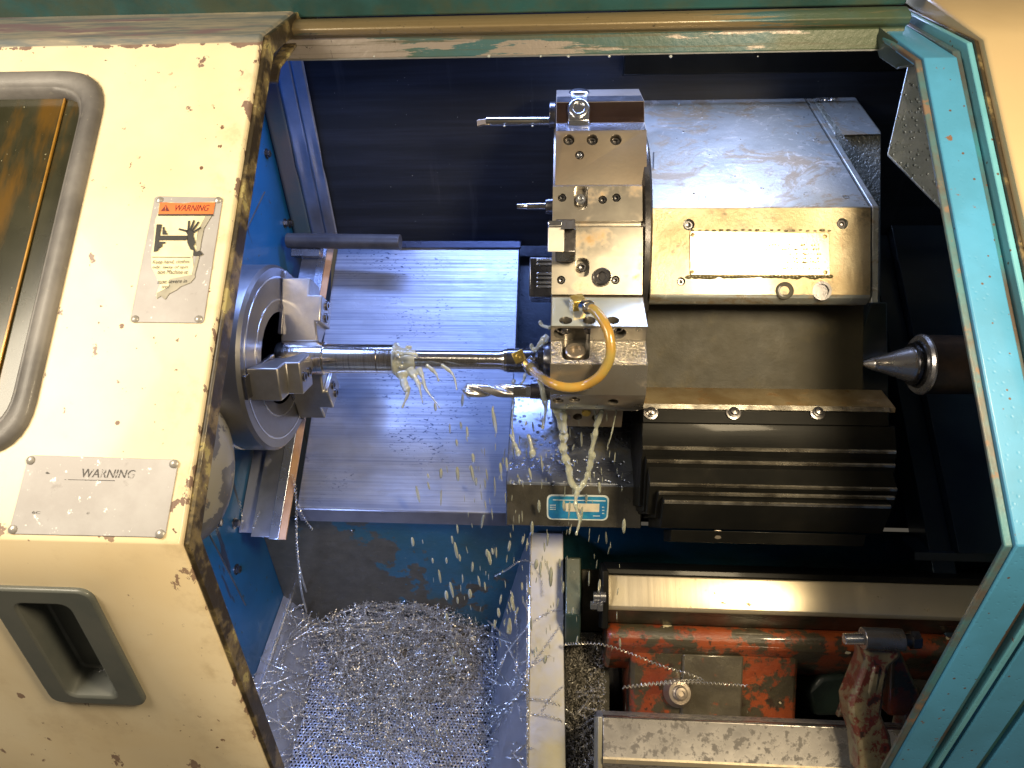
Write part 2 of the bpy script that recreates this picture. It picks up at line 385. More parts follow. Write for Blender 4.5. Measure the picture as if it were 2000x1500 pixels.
HAMMER = steel('hammered_grey_plate', (.62, .68, .70), .38, .35, (.40, .46, .48), 30, None, .3, .4, spark=170, dirt=(.08, .1, .11), dlo=.6, dhi=.7, dscale=110)
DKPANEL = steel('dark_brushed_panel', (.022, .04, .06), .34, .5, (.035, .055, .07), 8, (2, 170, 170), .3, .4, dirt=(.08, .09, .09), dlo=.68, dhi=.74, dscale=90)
QUILL = steel('brown_black_quill', (.05, .042, .04), .34, .6, (.10, .07, .055), 30, (3, 40, 40), .2, .3)
CENTRE = steel('polished_centre_steel', (.75, .73, .75), .27, .9, (.55, .52, .52), 8, None, .03)
RAIL = steel('ground_rail_steel', (.72, .62, .44), .34, .7, (.6, .52, .38), 8, (160, 3, 3), .06, .3, dirt=(.36, .26, .14), dlo=.63, dhi=.70, dscale=60)
RAILM = steel('mottled_rail_steel', (.56, .53, .50), .36, .75, (.44, .42, .40), 9, None, .08, .2, dirt=(.15, .14, .13), dlo=.49, dhi=.58, dscale=100)
def mat_red():
    M = Mt('worn_red_casting_paint').base((.27, .058, .014), .32, 0).vary((.16, .028, .010), 12)
    M.layer(M.step(M.noise(20, 8, .7), .47, .52), (.05, .042, .024), .35)
    M.layer(M.step(M.noise(75, 6, .7), .58, .62), (.035, .02, .012), .3)
    M.layer(M.step(M.noise(38, 4, .5), .715, .72), (.62, .55, .36), .4)
    M.bump(M.noise(70, 6, .7), .5, .004); return M.done(.7, .5, 0, .07)
RED = mat_red()
def mat_clamp():
    M = Mt('peeling_cream_and_red').base((.17, .14, .08), .4, 0).vary((.10, .085, .05), 40)
    M.layer(M.step(M.noise(44, 9, .75), .49, .53), (.10, .02, .012), .4); M.layer(M.step(M.noise(90, 5), .62, .65), (.03, .015, .01), .4)
    M.bump(M.noise(80, 6, .7), .7, .002); return M.done(.5, .5, 0, .1)
CLAMP = mat_clamp()
def mat_chip():
    M = Mt('chipped_beige_cover').base((.22, .21, .18), .42, 0)
    M.layer(M.step(M.noise(16, 6, .6), .50, .52), (.09, .09, .10), .5); M.layer(M.step(M.noise(60, 5), .64, .67), (.2, .16, .12), .5)
    M.bump(M.noise(90, 4), .2, .001); return M.done(.3)
CHIPC = mat_chip()
def mat_pan():
    M = Mt('perforated_pan_steel').base((.42, .44, .52), .40, .7).vary((.27, .28, .33), 16)
    X, Y = M.xyz(0), M.xyz(1); p = .0058
    def dots(ox, oy):
        a = M.math('SUBTRACT', M.math('FRACT', M.math('ADD', M.math('DIVIDE', X, p), ox+40)), .5)
        b = M.math('SUBTRACT', M.math('FRACT', M.math('ADD', M.math('DIVIDE', Y, p*1.62), oy+40)), .5)
        b = M.math('MULTIPLY', b, 1.62)
        return M.math('SQRT', M.math('ADD', M.math('MULTIPLY', a, a), M.math('MULTIPLY', b, b)))
    d = M.math('MINIMUM', dots(0, 0), dots(.5, .5)); hole = M.math('GREATER_THAN', d, .30)
    M.bump(M.step(d, .30, .42), .3, .001)
    m = M.done(.2); M.lk(M.b.inputs['Alpha'], hole); return m
PAN = mat_pan()
PANS = steel('scratched_chute_steel', (.44, .46, .52), .38, .7, (.32, .33, .37), 9, (30, 6, 30), .2, .35, dirt=(.11, .10, .08), dlo=.56, dhi=.70, dscale=14)
STRIP = steel('milky_wet_strip_steel', (.36, .38, .48), .40, .4, (.42, .38, .24), 7, None, .06, .3)
def mat_bed():
    M = Mt('teal_and_bare_bed_wall').base((.010, .070, .115), .4, 0).vary((.01, .05, .06), 8)
    X, Z = M.xyz(0, True), M.xyz(2, True)
    e = M.math('ADD', M.noise(26, 7, .65), M.math('ADD', M.step(X, -.14, -.38, -.16, .24), M.step(Z, yz(1060, 1.07)[1], yz(1160, 1.15)[1], -.05, .13)))
    M.layer(M.step(e, .535, .55), M.mix(M.noise(50, 6), (.03, .026, .018), (.085, .075, .052)), .4, .2)
    M.layer(M.step(M.noise(70, 8, .8), .60, .68, 0, .6), (.20, .18, .14), .35)
    M.layer(M.step(M.noise(1, 5, .7, M.vec((20, 20, 160))), .58, .7, 0, .5), (.03, .026, .02), .4)
    M.bump(M.noise(120, 5), .3, .002); return M.done(.4)
BED = mat_bed()
SWARF = steel('swarf_steel', (.62, .60, .56), .33, .78, (.42, .40, .35), 40)
SWARFD = steel('shredded_swarf_steel', (.40, .38, .34), .48, .5, (.22, .20, .16), 60)
BRASS = steel('yellow_brass', (.72, .50, .12), .28, .85, (.55, .38, .10), 60)
CHROME = steel('zinc_clip', (.72, .73, .78), .16, 1)
def simple(name, col, rough=.5, metal=0, coat=0, vary=None, sc=20):
    M = Mt(name).base(col, rough, metal)
    if vary: M.vary(vary, sc)
    return M.done(coat)
HOSE = Mt('amber_hose').base((.50, .28, .05), .25, 0).vary((.40, .30, .08), 40)
HOSE.bump(HOSE.math('MULTIPLY', HOSE.noise(260, 2), 1), .2, .0006); HOSE = HOSE.done(.6, .5, .25)
INK = simple('black_ink', (.012, .011, .011), .5); ORANGE = simple('orange_sticker', (.80, .17, .03), .45, 0, 0, (.72, .15, .03))
YEL = simple('pale_sticker_film', (.80, .73, .48), .45, 0, .1, (.70, .62, .40), 60); REDINK = simple('dark_red_ink', (.13, .01, .005), .5)
GLUE = simple('old_glue_patch', (.36, .34, .28), .55, 0, 0, (.27, .25, .20), 50)
def mat_tag():
    M = Mt('scuffed_aluminium_tag').base((.36, .35, .36), .5, .15).vary((.30, .285, .29), 14)
    M.layer(M.step(M.noise(120, 4, .7), .64, .69, 0, .8), (.80, .78, .76), .3); M.layer(M.step(M.noise(40, 6, .7), .62, .7, 0, .5), (.24, .22, .22), .6)
    return M.bump(M.noise(200, 3), .15, .0005).done()
TAGM = mat_tag()
BLUELAB = simple('blue_label', (.01, .13, .33), .35, 0, .3, (.03, .26, .42), 40); WHITEL = simple('white_label_print', (.55, .60, .58), .4)
CREAML = simple('cream_label_field', (.58, .52, .40), .4, 0, 0, (.48, .45, .36), 60)
def mat_gasket():
    M = Mt('grey_rubber_gasket').base((.085, .08, .08), .52, 0).vary((.19, .18, .175), 10, .35, .7)
    M.layer(M.step(M.noise(70, 6, .7), .60, .72, 0, .6), (.26, .24, .20), .6)
    return M.bump(M.noise(140, 5, .65), .35, .001).done(.05)
GASK = mat_gasket()
def mat_pane():
    M = Mt('oily_brown_window').base((.018, .018, .008), .2, 0).vary((.04, .038, .022), 8, .35, .7)
    X = M.xyz(0, True); M.layer(M.math('MULTIPLY', M.step(M.noise(1, 5, .6, M.vec((26, 6, 6))), .46, .66), .8), (.11, .055, .006), .2)
    M.layer(M.step(M.noise(220, 3), .72, .75), (.3, .28, .18), .5)
    return M.done(.15, .5, 0, .1)
PANE = mat_pane(); AMBER = simple('amber_reflection', (.42, .22, .03), .3, .3, .3, (.25, .12, .02), 18)
HANDLEM = simple('grey_handle_plastic', (.085, .095, .09), .42, 0, .2, (.11, .115, .105), 12)
HANDLEI = Mt('grimy_handle_pocket').base((.07, .075, .07), .5, 0).vary((.10, .075, .035), 22); HANDLEI = HANDLEI.done(.2)
COOL = Mt('milky_coolant').base((.74, .76, .62), .05, 0); COOL.b.inputs['Subsurface Weight'].default_value = 0
COOL = COOL.done(.3, .5, .62); 
NPLATE = steel('glossy_nameplate', (.62, .53, .36), .26, .75, (.50, .40, .24), 20, None, .12, .3, dirt=(.24, .16, .07), dlo=.60, dhi=.72, dscale=30)
HOLE = simple('oil_dark_hole', (.02, .017, .012), .4)

# ================================================================== the enclosure
# ---- cream sliding door on the left
DX = -.3122
door = thing('sliding_door', 'cream painted sliding machine door with chipped edge, window, grey pull and two metal warning tags', 'door', Vector((-.6, yz(1679, .872)[0], yz(1679, .872)[1])))
dprof = [(14, .825), (72, .705), (1062, .56), (1679, .872)]
UP = Pl((1062, .56), (72, .705), 300); LO = Pl((1679, .872), (1062, .56), 300)
def frame_poly(pl, pts, r): return rpoly([pl.xy(*p) for p in pts], r)
def cutpoly(pl, poly, d0=-.06, d1=.03):
    return MB().slab([pl.P(x, y, d1) for x, y in poly], pl.n*(d0-d1))
win_o = frame_poly(UP, [(-330, 138), (207, 141), (62, 896), (-520, 890)], .028)
xs = [UP.xy(207, 141), UP.xy(62, 896)]
wx1 = (xs[0][0]+xs[1][0])/2; wy1 = xs[0][1]; wy0 = xs[1][1]; wx0 = wx1-.40
def rr(x0, y0, x1, y1, r, seg=8): return rpoly([(x0, y0), (x1, y0), (x1, y1), (x0, y1)], r, seg)
hx1 = (LO.xy(172, 1148)[0]+LO.xy(297, 1372)[0])/2; hy1 = LO.xy(172, 1148)[1]; hy0 = LO.xy(297, 1372)[1]
hx0 = (LO.xy(-20, 1148)[0]+LO.xy(105, 1370)[0])/2
b = MB().skin(dprof, -.92, DX, .020, px=300)
dp = build(b, 'door_panel', CREAM, door, bevel=.003, cut=[cutpoly(UP, rr(wx0+.02, wy0+.02, wx1-.02, wy1-.02, .03)), cutpoly(LO, rr(hx0+.006, hy0+.006, hx1-.006, hy1-.006, .01))])
e = MB().skin([(14, .829), (74, .711), (1062, .565), (1679, .877)], DX+.0005, DX+.005, .019, px=300)
build(e, 'edge_strip', GRIME, door, bevel=.001)
e = MB().skin([(20, .86), (118, .745), (150, .738)], DX-.01, DX+.0045, .004)
build(e, 'inner_flange', GRIME, door, bevel=.001)
# window: rubber gasket, pane, amber strips painting in the reflected inner frame edge
def ring(pl, outer, inner, prof):                               # prof: (0..1 from outer to inner, height)
    b = MB(); n = len(outer); vs = []; fs = []
    for t, h in prof:
        for (ox, oy), (ix, iy) in zip(outer, inner): vs.append(pl.P(ox*(1-t)+ix*t, oy*(1-t)+iy*t, h))
    for k in range(len(prof)-1):
        for i in range(n): j = (i+1) % n; fs.append((k*n+i, k*n+j, (k+1)*n+j, (k+1)*n+i))
    return b.add(vs, fs)
g = ring(UP, rr(wx0, wy0, wx1, wy1, .052), rr(wx0+.024, wy0+.024, wx1-.024, wy1-.024, .036),
         [(0, -.002), (.02, .003), (.12, .0065), (.3, .0085), (.5, .008), (.72, .006), (.8, .0035), (.86, .004), (1, .001), (1, -.014)])
go = build(g, 'window_gasket', GASK, door, smooth=60)
pn = build(MB().slab([UP.P(x, y, -.010) for x, y in rr(wx0+.022, wy0+.022, wx1-.022, wy1-.022, .036)], UP.n*-.005), 'window_pane', PANE, door)
for dx in (.052, .128):
    build(MB().box(UP.P(wx1-dx, (wy0+wy1)/2, -.0085), .0022, wy1-wy0-.05, .002, XA, UP.ey, UP.n), 'pane_reflection', AMBER, pn, bevel=.0005)
# handle: frame with pocket
hand = MB().slab([LO.P(x, y, .005) for x, y in rr(hx0, hy0, hx1, hy1, .014)], LO.n*-.036)
px0 = (LO.xy(38, 1168)[0]+LO.xy(140, 1356)[0])/2; px1 = (LO.xy(152, 1176)[0]+LO.xy(243, 1348)[0])/2
py1 = LO.xy(90, 1168)[1]; py0 = LO.xy(190, 1357)[1]
hc = MB(); pk = rr(px0, py0, px1, py1, .012); 
n = len(pk); mx = (px0+px1)/2; my = (py0+py1)/2
hc.add([LO.P(x, y, .02) for x, y in pk]+[LO.P(mx-.010+(x-mx)*.75, my+(y-my)*.86, -.026) for x, y in pk],
       [tuple(range(n)), tuple(range(2*n-1, n-1, -1))]+[(i, i+n, (i+1) % n+n, (i+1) % n) for i in range(n)])
hd = build(hand, 'door_handle', HANDLEM, door, bevel=.0028, cut=hc)
build(MB().tube([LO.P(.5*(px0+px1)-.004+t*.010, py0+.018+.003*math.sin(t*3), -.014) for t in (0, .3, .6, 1)], .0006, 6), 'metal_shaving', CHROME, hd)
# tags
def tagplate(pl, px, name, r, label, th=.0012):
    pts = rpoly([pl.xy(*p) for p in px], r, 5); o = build(MB().slab([pl.P(x, y, th) for x, y in pts], pl.n*-(th+.001)), name, TAGM, door, bevel=.0004)
    o['label'] = label; return o
RIVM = simple('dull_rivet', (.42, .40, .38), .35, .5)
def rivets(pl, pts, parent, r=.0036):
    for q in pts:
        p = pl.at(q[0], q[1], .0012); o = build(MB().lathe(p, pl.n, [(-.0005, r), (.0008, r*.95), (.0018, r*.6), (.0021, 0)], 16), 'rivet', RIVM, parent)
wt = tagplate(UP, [(304, 384), (436, 387), (398, 632), (255, 630)], 'warning_tag', .004, 'aluminium tag with torn orange and yellow warning sticker')
rivets(UP, [(312, 391), (426, 391), (264, 623), (388, 623)], wt)
T = .0016
def film(pts, mat, name, off, parent, pl=UP):
    return build(MB().slab([pl.at(x, y, off) for x, y in pts], pl.n*-.0003), name, mat, parent, smooth=None)
film([(311, 396), (335, 395), (345, 397), (420, 394), (416, 418), (402, 420), (386, 452), (382, 480), (396, 498), (375, 500), (380, 532), (378, 545), (366, 548), (360, 555), (345, 560), (326, 578), (316, 574), (306, 584), (305, 574), (312, 556), (305, 540), (296, 522), (295, 496), (300, 470), (303, 430), (309, 415)], YEL, 'sticker_film', T, wt)
film([(380, 535), (381, 541), (372, 552), (352, 560), (345, 566), (330, 574), (322, 585), (314, 578), (306, 583), (306, 572), (330, 560), (331, 545)], GLUE, 'glue_patch', T+.0003, wt)
film([(414, 420), (402, 420), (390, 446), (383, 470), (384, 500), (374, 535), (380, 536), (388, 506), (392, 476), (398, 446)], GLUE, 'glue_patch', T+.0004, wt)
film([(312, 396), (322, 395), (336, 396), (360, 397), (376, 395), (420, 395), (416, 418), (309, 419)], ORANGE, 'orange_band', T+.0005, wt)
ink = MB(); U2 = T+.0008
def inkp(pts): ink.slab([UP.at(x, y, U2) for x, y in pts], UP.n*-.0002)
inkp([(309, 418), (416, 418), (415, 421), (308, 421)])
inkp([(306, 438), (316, 438), (311, 464), (308, 490), (300, 492), (303, 466)])
inkp([(318, 443), (321, 443), (321, 450), (324, 450), (324, 455), (327, 455), (327, 458), (317, 458)])
inkp([(311, 460), (366, 460), (364, 469), (309, 469)])
inkp([(310, 472), (323, 472), (323, 475), (317, 476), (316, 482), (312, 484), (309, 488)])
inkp([(366, 459), (362, 450), (370, 447), (378, 451), (378, 462), (382, 474), (378, 480), (382, 490), (372, 487), (366, 474)])   # palm and wrist
for a, b_ in (((368, 452), (349, 447)), ((368, 450), (369, 431)), ((372, 450), (379, 430)), ((375, 451), (388, 433)), ((377, 454), (392, 444))):
    p0, p1 = UP.at(*a, U2), UP.at(*b_, U2); d = (p1-p0).normalized(); sd = d.cross(UP.n)*.0011
    ink.slab([p0-sd, p1-sd*.8, p1+sd*.8, p0+sd], UP.n*-.0002)
inkp([(378, 487), (384, 492), (390, 489), (396, 496), (388, 500), (377, 499)])
text_on(ink, 'Keep hand, clothin', [UP.at(297, 517, U2), UP.at(368, 516, U2), UP.at(370, 507, U2), UP.at(299, 508, U2)], shear=.1)
text_on(ink, 'ody  away of spin', [UP.at(297, 526, U2), UP.at(366, 526, U2), UP.at(368, 518, U2), UP.at(298, 518, U2)], shear=.1)
text_on(ink, 'tion Machine st', [UP.at(307, 535, U2), UP.at(366, 535, U2), UP.at(367, 527, U2), UP.at(309, 527, U2)], shear=.1)
text_on(ink, 'ause severe in', [UP.at(307, 554, U2), UP.at(364, 552, U2), UP.at(366, 545, U2), UP.at(309, 546, U2)], shear=.1)
text_on(ink, 'trol', [UP.at(315, 563, U2), UP.at(329, 563, U2), UP.at(331, 556, U2), UP.at(317, 556, U2)], shear=.1)
inkp([(296, 501.5), (372, 502), (372, 502.8), (296, 502.3)])
build(ink, 'printed_warning', INK, wt, smooth=None)
ink = MB(); text_on(ink, 'WARNING', [UP.at(341, 412, U2), UP.at(407, 412, U2), UP.at(410, 400, U2), UP.at(343, 400, U2)], shear=.25)
ink.slab([UP.at(314, 412, U2), UP.at(331, 412, U2), UP.at(324, 400, U2)], UP.n*-.0002)
build(ink, 'warning_lettering', REDINK, wt, smooth=None)
et = MB(); text_on(et, '!', [UP.at(321.5, 411, U2+.0003), UP.at(324.5, 411, U2+.0003), UP.at(325, 403, U2+.0003), UP.at(322.5, 403, U2+.0003)]); build(et, 'exclamation_mark', ORANGE, wt, smooth=None)
ot = tagplate(UP, [(58, 889), (350, 898), (323, 1050), (18, 1043)], 'old_warning_tag', .005, 'blank looking aluminium tag with a worn off word')
rivets(UP, [(60, 899), (340, 906), (25, 1034), (313, 1043)], ot, .0040)
ink = MB(); text_on(ink, 'WARNING', [UP.at(158, 932, .0015), UP.at(261, 934, .0015), UP.at(265, 918, .0015), UP.at(161, 915, .0015)], shear=.12)
for p, q in (((125, 936), (224, 938)),): ink.slab([UP.at(p[0], p[1], .0014), UP.at(q[0], q[1], .0014), UP.at(q[0], q[1]+1.5, .0014), UP.at(p[0], p[1]+1, .0014)], UP.n*-.0002)
ink.slab([UP.at(88, 924, .0014), UP.at(92, 921, .0014), UP.at(98, 925, .0014), UP.at(92, 926, .0014)], UP.n*-.0002)
text_on(ink, '6C', [UP.at(62, 1003, .0015), UP.at(78, 1004, .0015), UP.at(79, 999, .0015), UP.at(63, 998, .0015)])
text_on(ink, '8', [UP.at(169, 1005, .0015), UP.at(173, 1005, .0015), UP.at(174, 999, .0015), UP.at(170, 999, .0015)])
WI = Mt('worn_ink').base((.03, .025, .025), .5, 0); WI.layer(WI.step(WI.noise(150, 3, .6), .57, .60), (.33, .32, .33)); WI = WI.done()
build(ink, 'worn_lettering', WI, ot, smooth=None)

# ---- teal frame: header beam, right frame, roof
fr = thing('machine_frame', 'scuffed teal steel frame around the machine opening with bare metal header beam', 'frame', vw(.05, .3, .82))
hp = [(108, .800), (66, .790), (60, .782), (48, .776), (36, .778), (27, .786), (26, .83), (108, .83)]
build(MB().prism(hp, -.40, XX(1760, 70, .80)), 'header_beam', HEADER, fr, bevel=.0015)
hl = MB().prism([(110, .799), (107, .799), (107, .806), (110, .806)], -.36, XX(1755, 108, .8)); build(hl, 'header_lip', steel('bright_lip', (.5, .52, .55), .3, .9), fr)
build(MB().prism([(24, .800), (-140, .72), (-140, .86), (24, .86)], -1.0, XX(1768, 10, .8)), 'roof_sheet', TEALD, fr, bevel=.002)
fp = [(22, .86), (112, .712), (1062, .565), (1679, .88)]
b = MB().skin(fp, .362, .394, .012, px=1850); build(b, 'opening_flange', TEAL, fr, bevel=.0015)
fp2 = [(20, .87), (100, .722), (1062, .575), (1679, .89)]
build(MB().skin(fp2, .3945, .4025, .010, px=1850), 'sealing_groove', mat_teal('groove_shade_teal', (.03, .16, .22), (.06, .045, .035), True, .2), fr, bevel=.0008)  # the groove's shadow is put into a darker teal
fp3 = [(12, .855), (84, .712), (1062, .563), (1679, .878)]
build(MB().skin(fp3, .403, .4085, .016, px=1850), 'flange_ridge', mat_teal('ridge_paint', (.12, .35, .46), (.09, .28, .38)), fr, bevel=.0012)
build(MB().skin([(10, .855), (80, .710), (1062, .560), (1300, .672)], .409, .4125, .018, px=1850), 'panel_seam', GRIME, fr, bevel=.0008)
build(MB().skin([(1068, .566), (1679, .878)], .413, .446, .012, px=1850), 'opening_flange', TEAL, fr, bevel=.0015)
build(MB().skin([(1068, .574), (1679, .886)], .4465, .454, .012, px=1850), 'sealing_groove', TEALD, fr, bevel=.0008)  # dark teal paints in the lower groove's shadow
build(MB().skin([(1068, .566), (1679, .878)], .4545, .60, .012, px=1850), 'opening_flange', TEAL, fr, bevel=.0015)
# rusty inner edge of the opening
build(MB().skin([(30, .862), (116, .716), (1064, .569), (1679, .884)], .3555, .3618, .004, px=1850), 'inner_edge', steel('chipped_brown_edge', (.10, .065, .045), .5, .2, (.05, .16, .2), 12, None, .3, .2, dirt=(.16, .11, .08), dlo=.55, dhi=.6, dscale=40), fr, bevel=.001)
gs = [Q(*p) for p in ((1700, 38, .80), (1795, 112, .74), (1790, 126, .745), (1757, 131, .76), (1722, 108, .80))]
build(MB().slab(gs, FW*.006), 'corner_gusset', GREENC, fr, bevel=.001)
pr = thing('side_panel', 'plain cream machine panel, toned darker like shade, at the right edge of the opening', 'panel', vw(.6, .1, .7))
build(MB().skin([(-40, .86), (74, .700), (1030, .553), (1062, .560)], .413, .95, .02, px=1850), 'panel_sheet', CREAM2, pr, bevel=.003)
# ---- inside walls
WP = [(.42, .90), (.33, .77), (-.13, .625), (-.43, .815), (-.75, 1.06), (-.75, 1.4), (.66, 1.4), (.66, .98)]
def wall(pts, t, name, mat, label, cat, bevel=0, parent=None):
    o = build(MB().slab(pts, t), name, mat, parent, bevel=bevel)
    if label: tag(o, label, cat)
    return o
lw = thing('left_bulkhead', 'bright blue painted side wall behind the chuck with hex bolts', 'wall', vw(-.46, -.4, 1.0))
build(MB().slab([vw(-.465, a, b) for a, b in WP], Vector((-.01, 0, 0))), 'wall_sheet', BLUE, lw)
sm = MB()
for (a, b_) in (((-.02, .80), (-.05, 1.16)), ((-.02, .80), (.30, 1.07)), ((.02, .92), (.50, .95)), ((-.20, .9), (-.34, 1.02))):
    p, q = vw(-.4645, *a), vw(-.4645, *b_); sm.tube([p, q], .0012, 6)
build(sm, 'panel_joint', BLACKRUB, lw)
def bolt(p, n, r=.006, h=.006, mat=None, parent=None, name='hex_bolt'):
    b = MB().cyl(p, p+n*.0012, r*1.35); b.lathe(p, n, [(.001, r), (h, r), (h+.0008, r*.8), (h+.001, 0)], 6)
    return build(b, name, mat or STEELD, parent, smooth=30)
for q in ((519, 213), (546, 325), (556, 436), (565, 436), (434, 955), (424, 1020), (458, 1022), (461, 1112), (520, 300)):
    d = ray(*q); t = (-.465-CAM.x)/d.x; p = CAM+d*t
    if p.y > 0: bolt(p, XA, parent=lw)
# back panel
bk = build(MB().prism([(480, 1.207), (60, 1.0), (-60, .96), (-60, .98), (60, 1.02), (480, 1.227)], -.464, .75), 'back_panel', BACK, None); tag(bk, 'dark navy streaked back guard behind the tool turret', 'panel')
hs = build(MB().prism([(150, 1.03), (-30, .955), (-30, .94), (150, 1.015)], XX(1215, 130, 1.03), .74), 'guard_box', BLACKC, None, bevel=.002); tag(hs, 'dark oily guard box under the header at the right of the back panel', 'guard')
ls = thing('corner_strip', 'dented pale metal strip up the left corner of the back panel', 'strip', vw(-.38, .25, 1.2))
zp = []
for i in range(15):
    t = i/14; py = 475-(475-60)*t; w = 1.205-(1.205-1.006)*t; k = math.exp(-((py-285)/12)**2); zp.append((py, w, k))
def sheet(name, x0, x1, off, mat, par, dent=0):
    b = MB(); vs = []; fs = []
    xs_ = [x0+(x1-x0)*j/6 for j in range(7)]
    for py, w, k in zp:
        t_ = (py-475)/(60-475); a0, a1 = yz(475, 1.205), yz(60, 1.0); y, z = a0[0]*(1-t_)+a1[0]*t_, a0[1]*(1-t_)+a1[1]*t_
        for j, x in enumerate(xs_): vs.append((x+dent*.004*k*math.sin(j*1.7), y-off-dent*.007*k*math.cos(j*1.1), z))
    for i in range(len(zp)-1):
        for j in range(6): a = i*7+j; fs.append((a, a+1, a+8, a+7))
    b.add(vs, fs); o = build(b, name, mat, par, smooth=70); md = o.modifiers.new('s', 'SOLIDIFY'); md.thickness = .0015; return o
sheet('mounting_strip', -.462, -.431, .004, steel('teal_grey_strip', (.05, .09, .13), .45, .2, (.1, .1, .12), 12), ls)
sheet('metal_strip', -.430, -.404, .006, ALU, ls, 1)
sheet('metal_strip', -.4035, -.383, .010, ALU, ls, 1)
for py in (206, 318): 
    w = 1.205-(1.205-1.006)*(475-py)/415; bolt(Q(1085, py, w-.010)+Vector((-.418, 0, 0)), -Vector((0, 1, 0)), .0035, .002, parent=ls, name='round_rivet')
# black pipe
pp = thing('black_guard_tube', 'black round guard tube across the left of the steel slide', 'tube', Q(670, 470, 1.13))
build(MB().cyl(Q(562, 470, 1.13), Q(782, 473, 1.12), .0125, seg=28), 'tube', BLACKRUB, pp, bevel=.0008)
build(MB().box(Q(600, 492, 1.14), .05, .018, .016, XA, UW, FW), 'tube_bracket', STEELD, pp, bevel=.001)
for x in (683, 718, 752): build(MB().ball(Q(x, 483, 1.125), .0014), 'rivet', CHROME, pp)
# ---- way cover plate
PLN = Pl((1003, 1.004), (478, 1.183))
wp = thing('steel_slide_plate', 'large brushed steel slide plate lit blue, between chuck and turret', 'plate', PLN.P(-.22, 0))
build(MB().prism([(478, 1.183), (1003, 1.004), (1006, 1.003), (1029, 1.020), (1029, 1.05), (478, 1.21)], -.3812, -.0644), 'plate', PLATE, wp, bevel=.0015)
build(MB().prism([(1004.5, 1.0015), (1007, 1.0015), (1029.5, 1.0185), (1028, 1.024)], -.3802, -.065), 'front_lip', steel('slide_lip', (.12, .12, .14), .35, .5, (.17, .17, .19), 12), wp)
build(MB().prism([(470, 1.18), (484, 1.176), (486, 1.183), (470, 1.20)], -.30, -.062), 'top_bar', steel('slide_top_bar', (.05, .06, .10), .3, .6), wp, bevel=.001)
# wiper strip at its left
dv = thing('chip_deflector', 'bent blue lit deflector strip with tan wiper edge below the chuck', 'deflector', PLN.P(-.42, -.05))
dprof_ = [(482, 1.176), (1066, .978)]
build(MB().skin([(482, 1.170), (1064, .974)], -.4065, -.4005, .001).skin([(482, 1.165), (1064, .969)], -.435, -.4065, .0015), 'deflector_sheet', ALU, dv, bevel=.0004)
build(MB().skin([(482, 1.163), (1068, .966)], -.4075, -.3935, .0015), 'raised_fold', steel('bright_fold', (.62, .66, .76), .28, .9), dv, bevel=.0006)
build(MB().skin([(482, 1.166), (1068, .968)], -.3935, -.3835, .003), 'wiper_edge', COPPER, dv)
build(MB().skin([(560, 1.150), (1056, .990)], -.4625, -.435, .0015), 'backing_sheet', steel('lavender_sheet', (.34, .36, .46), .4, .7), dv)
for q in ((535, 911), (507, 1038)): 
    w = .969+(1.165-.969)*(1064-q[1])/582; bolt(Q(q[0], q[1], w-.001), PLN.n, .0036, .002, parent=dv, name='pan_screw')
# right hand slide plates (dark)
rp = thing('dark_slide_plate', 'dark brushed slide plates at the right of the turret housing, behind the tailstock centre', 'plate', PLN.P(.5, 0))
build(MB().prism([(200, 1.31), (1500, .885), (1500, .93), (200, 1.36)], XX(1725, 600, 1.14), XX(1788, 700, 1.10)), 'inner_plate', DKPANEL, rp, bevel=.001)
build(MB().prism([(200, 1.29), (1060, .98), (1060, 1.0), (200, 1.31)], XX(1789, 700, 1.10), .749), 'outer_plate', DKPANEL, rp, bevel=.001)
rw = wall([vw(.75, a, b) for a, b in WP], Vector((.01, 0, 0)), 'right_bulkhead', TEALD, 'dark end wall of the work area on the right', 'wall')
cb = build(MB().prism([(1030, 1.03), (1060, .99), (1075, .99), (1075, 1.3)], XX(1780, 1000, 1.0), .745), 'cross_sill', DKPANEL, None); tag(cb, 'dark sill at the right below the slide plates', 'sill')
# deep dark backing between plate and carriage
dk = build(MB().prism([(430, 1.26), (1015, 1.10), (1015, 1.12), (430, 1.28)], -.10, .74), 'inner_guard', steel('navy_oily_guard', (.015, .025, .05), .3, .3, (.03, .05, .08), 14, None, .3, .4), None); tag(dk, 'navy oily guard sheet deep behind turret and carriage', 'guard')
# ---- hammered plate right top
hp_ = build(MB().slab([Q(*p) for p in ((1772, 131, .86), (1815, 100, .86), (1870, 375, .86), (1885, 455, .86), (1733, 301, .86))], FW*.008+XA*.004), 'hammered_guard', HAMMER, None, bevel=.001); tag(hp_, 'grey pentagonal guard plate with wet hammered finish behind the right frame', 'guard plate')

# ================================================================== chuck, bar, tailstock
AX = lambda px: Q(px, 703+(px-1000)*.0175, .91)
ax = Q(1085, 704.5, .91); AY, AZ = ax.y, ax.z
def A(x, dv=0, dw=0): return Vector((x, AY, AZ))+UW*dv+FW*dw
fx = XX(548, 700, .91)
ch = thing('lathe_chuck', 'big round steel lathe chuck with three stepped jaws gripping the bar', 'chuck', A(fx-.1, -.125))
R = .124
build(MB().lathe(A(fx-.098), XA, [(0, R*.97), (.004, R), (.055, R), (.056, R-.002), (.060, R-.002), (.061, R), (.094, R), (.098, R-.004), (.098, .062), (.094, .060), (.094, .036), (.070, .034), (.070, 0)], 96), 'chuck_body', CHUCKM, ch, bevel=0, smooth=25)
b = MB()
for rr_ in (.108, .078): b.lathe(A(fx), XA, [(-.0004, rr_-.0012), (.0006, rr_-.001), (.0006, rr_+.001), (-.0004, rr_+.0012)], 96)
build(b, 'face_ring', STEELC, ch, smooth=60)
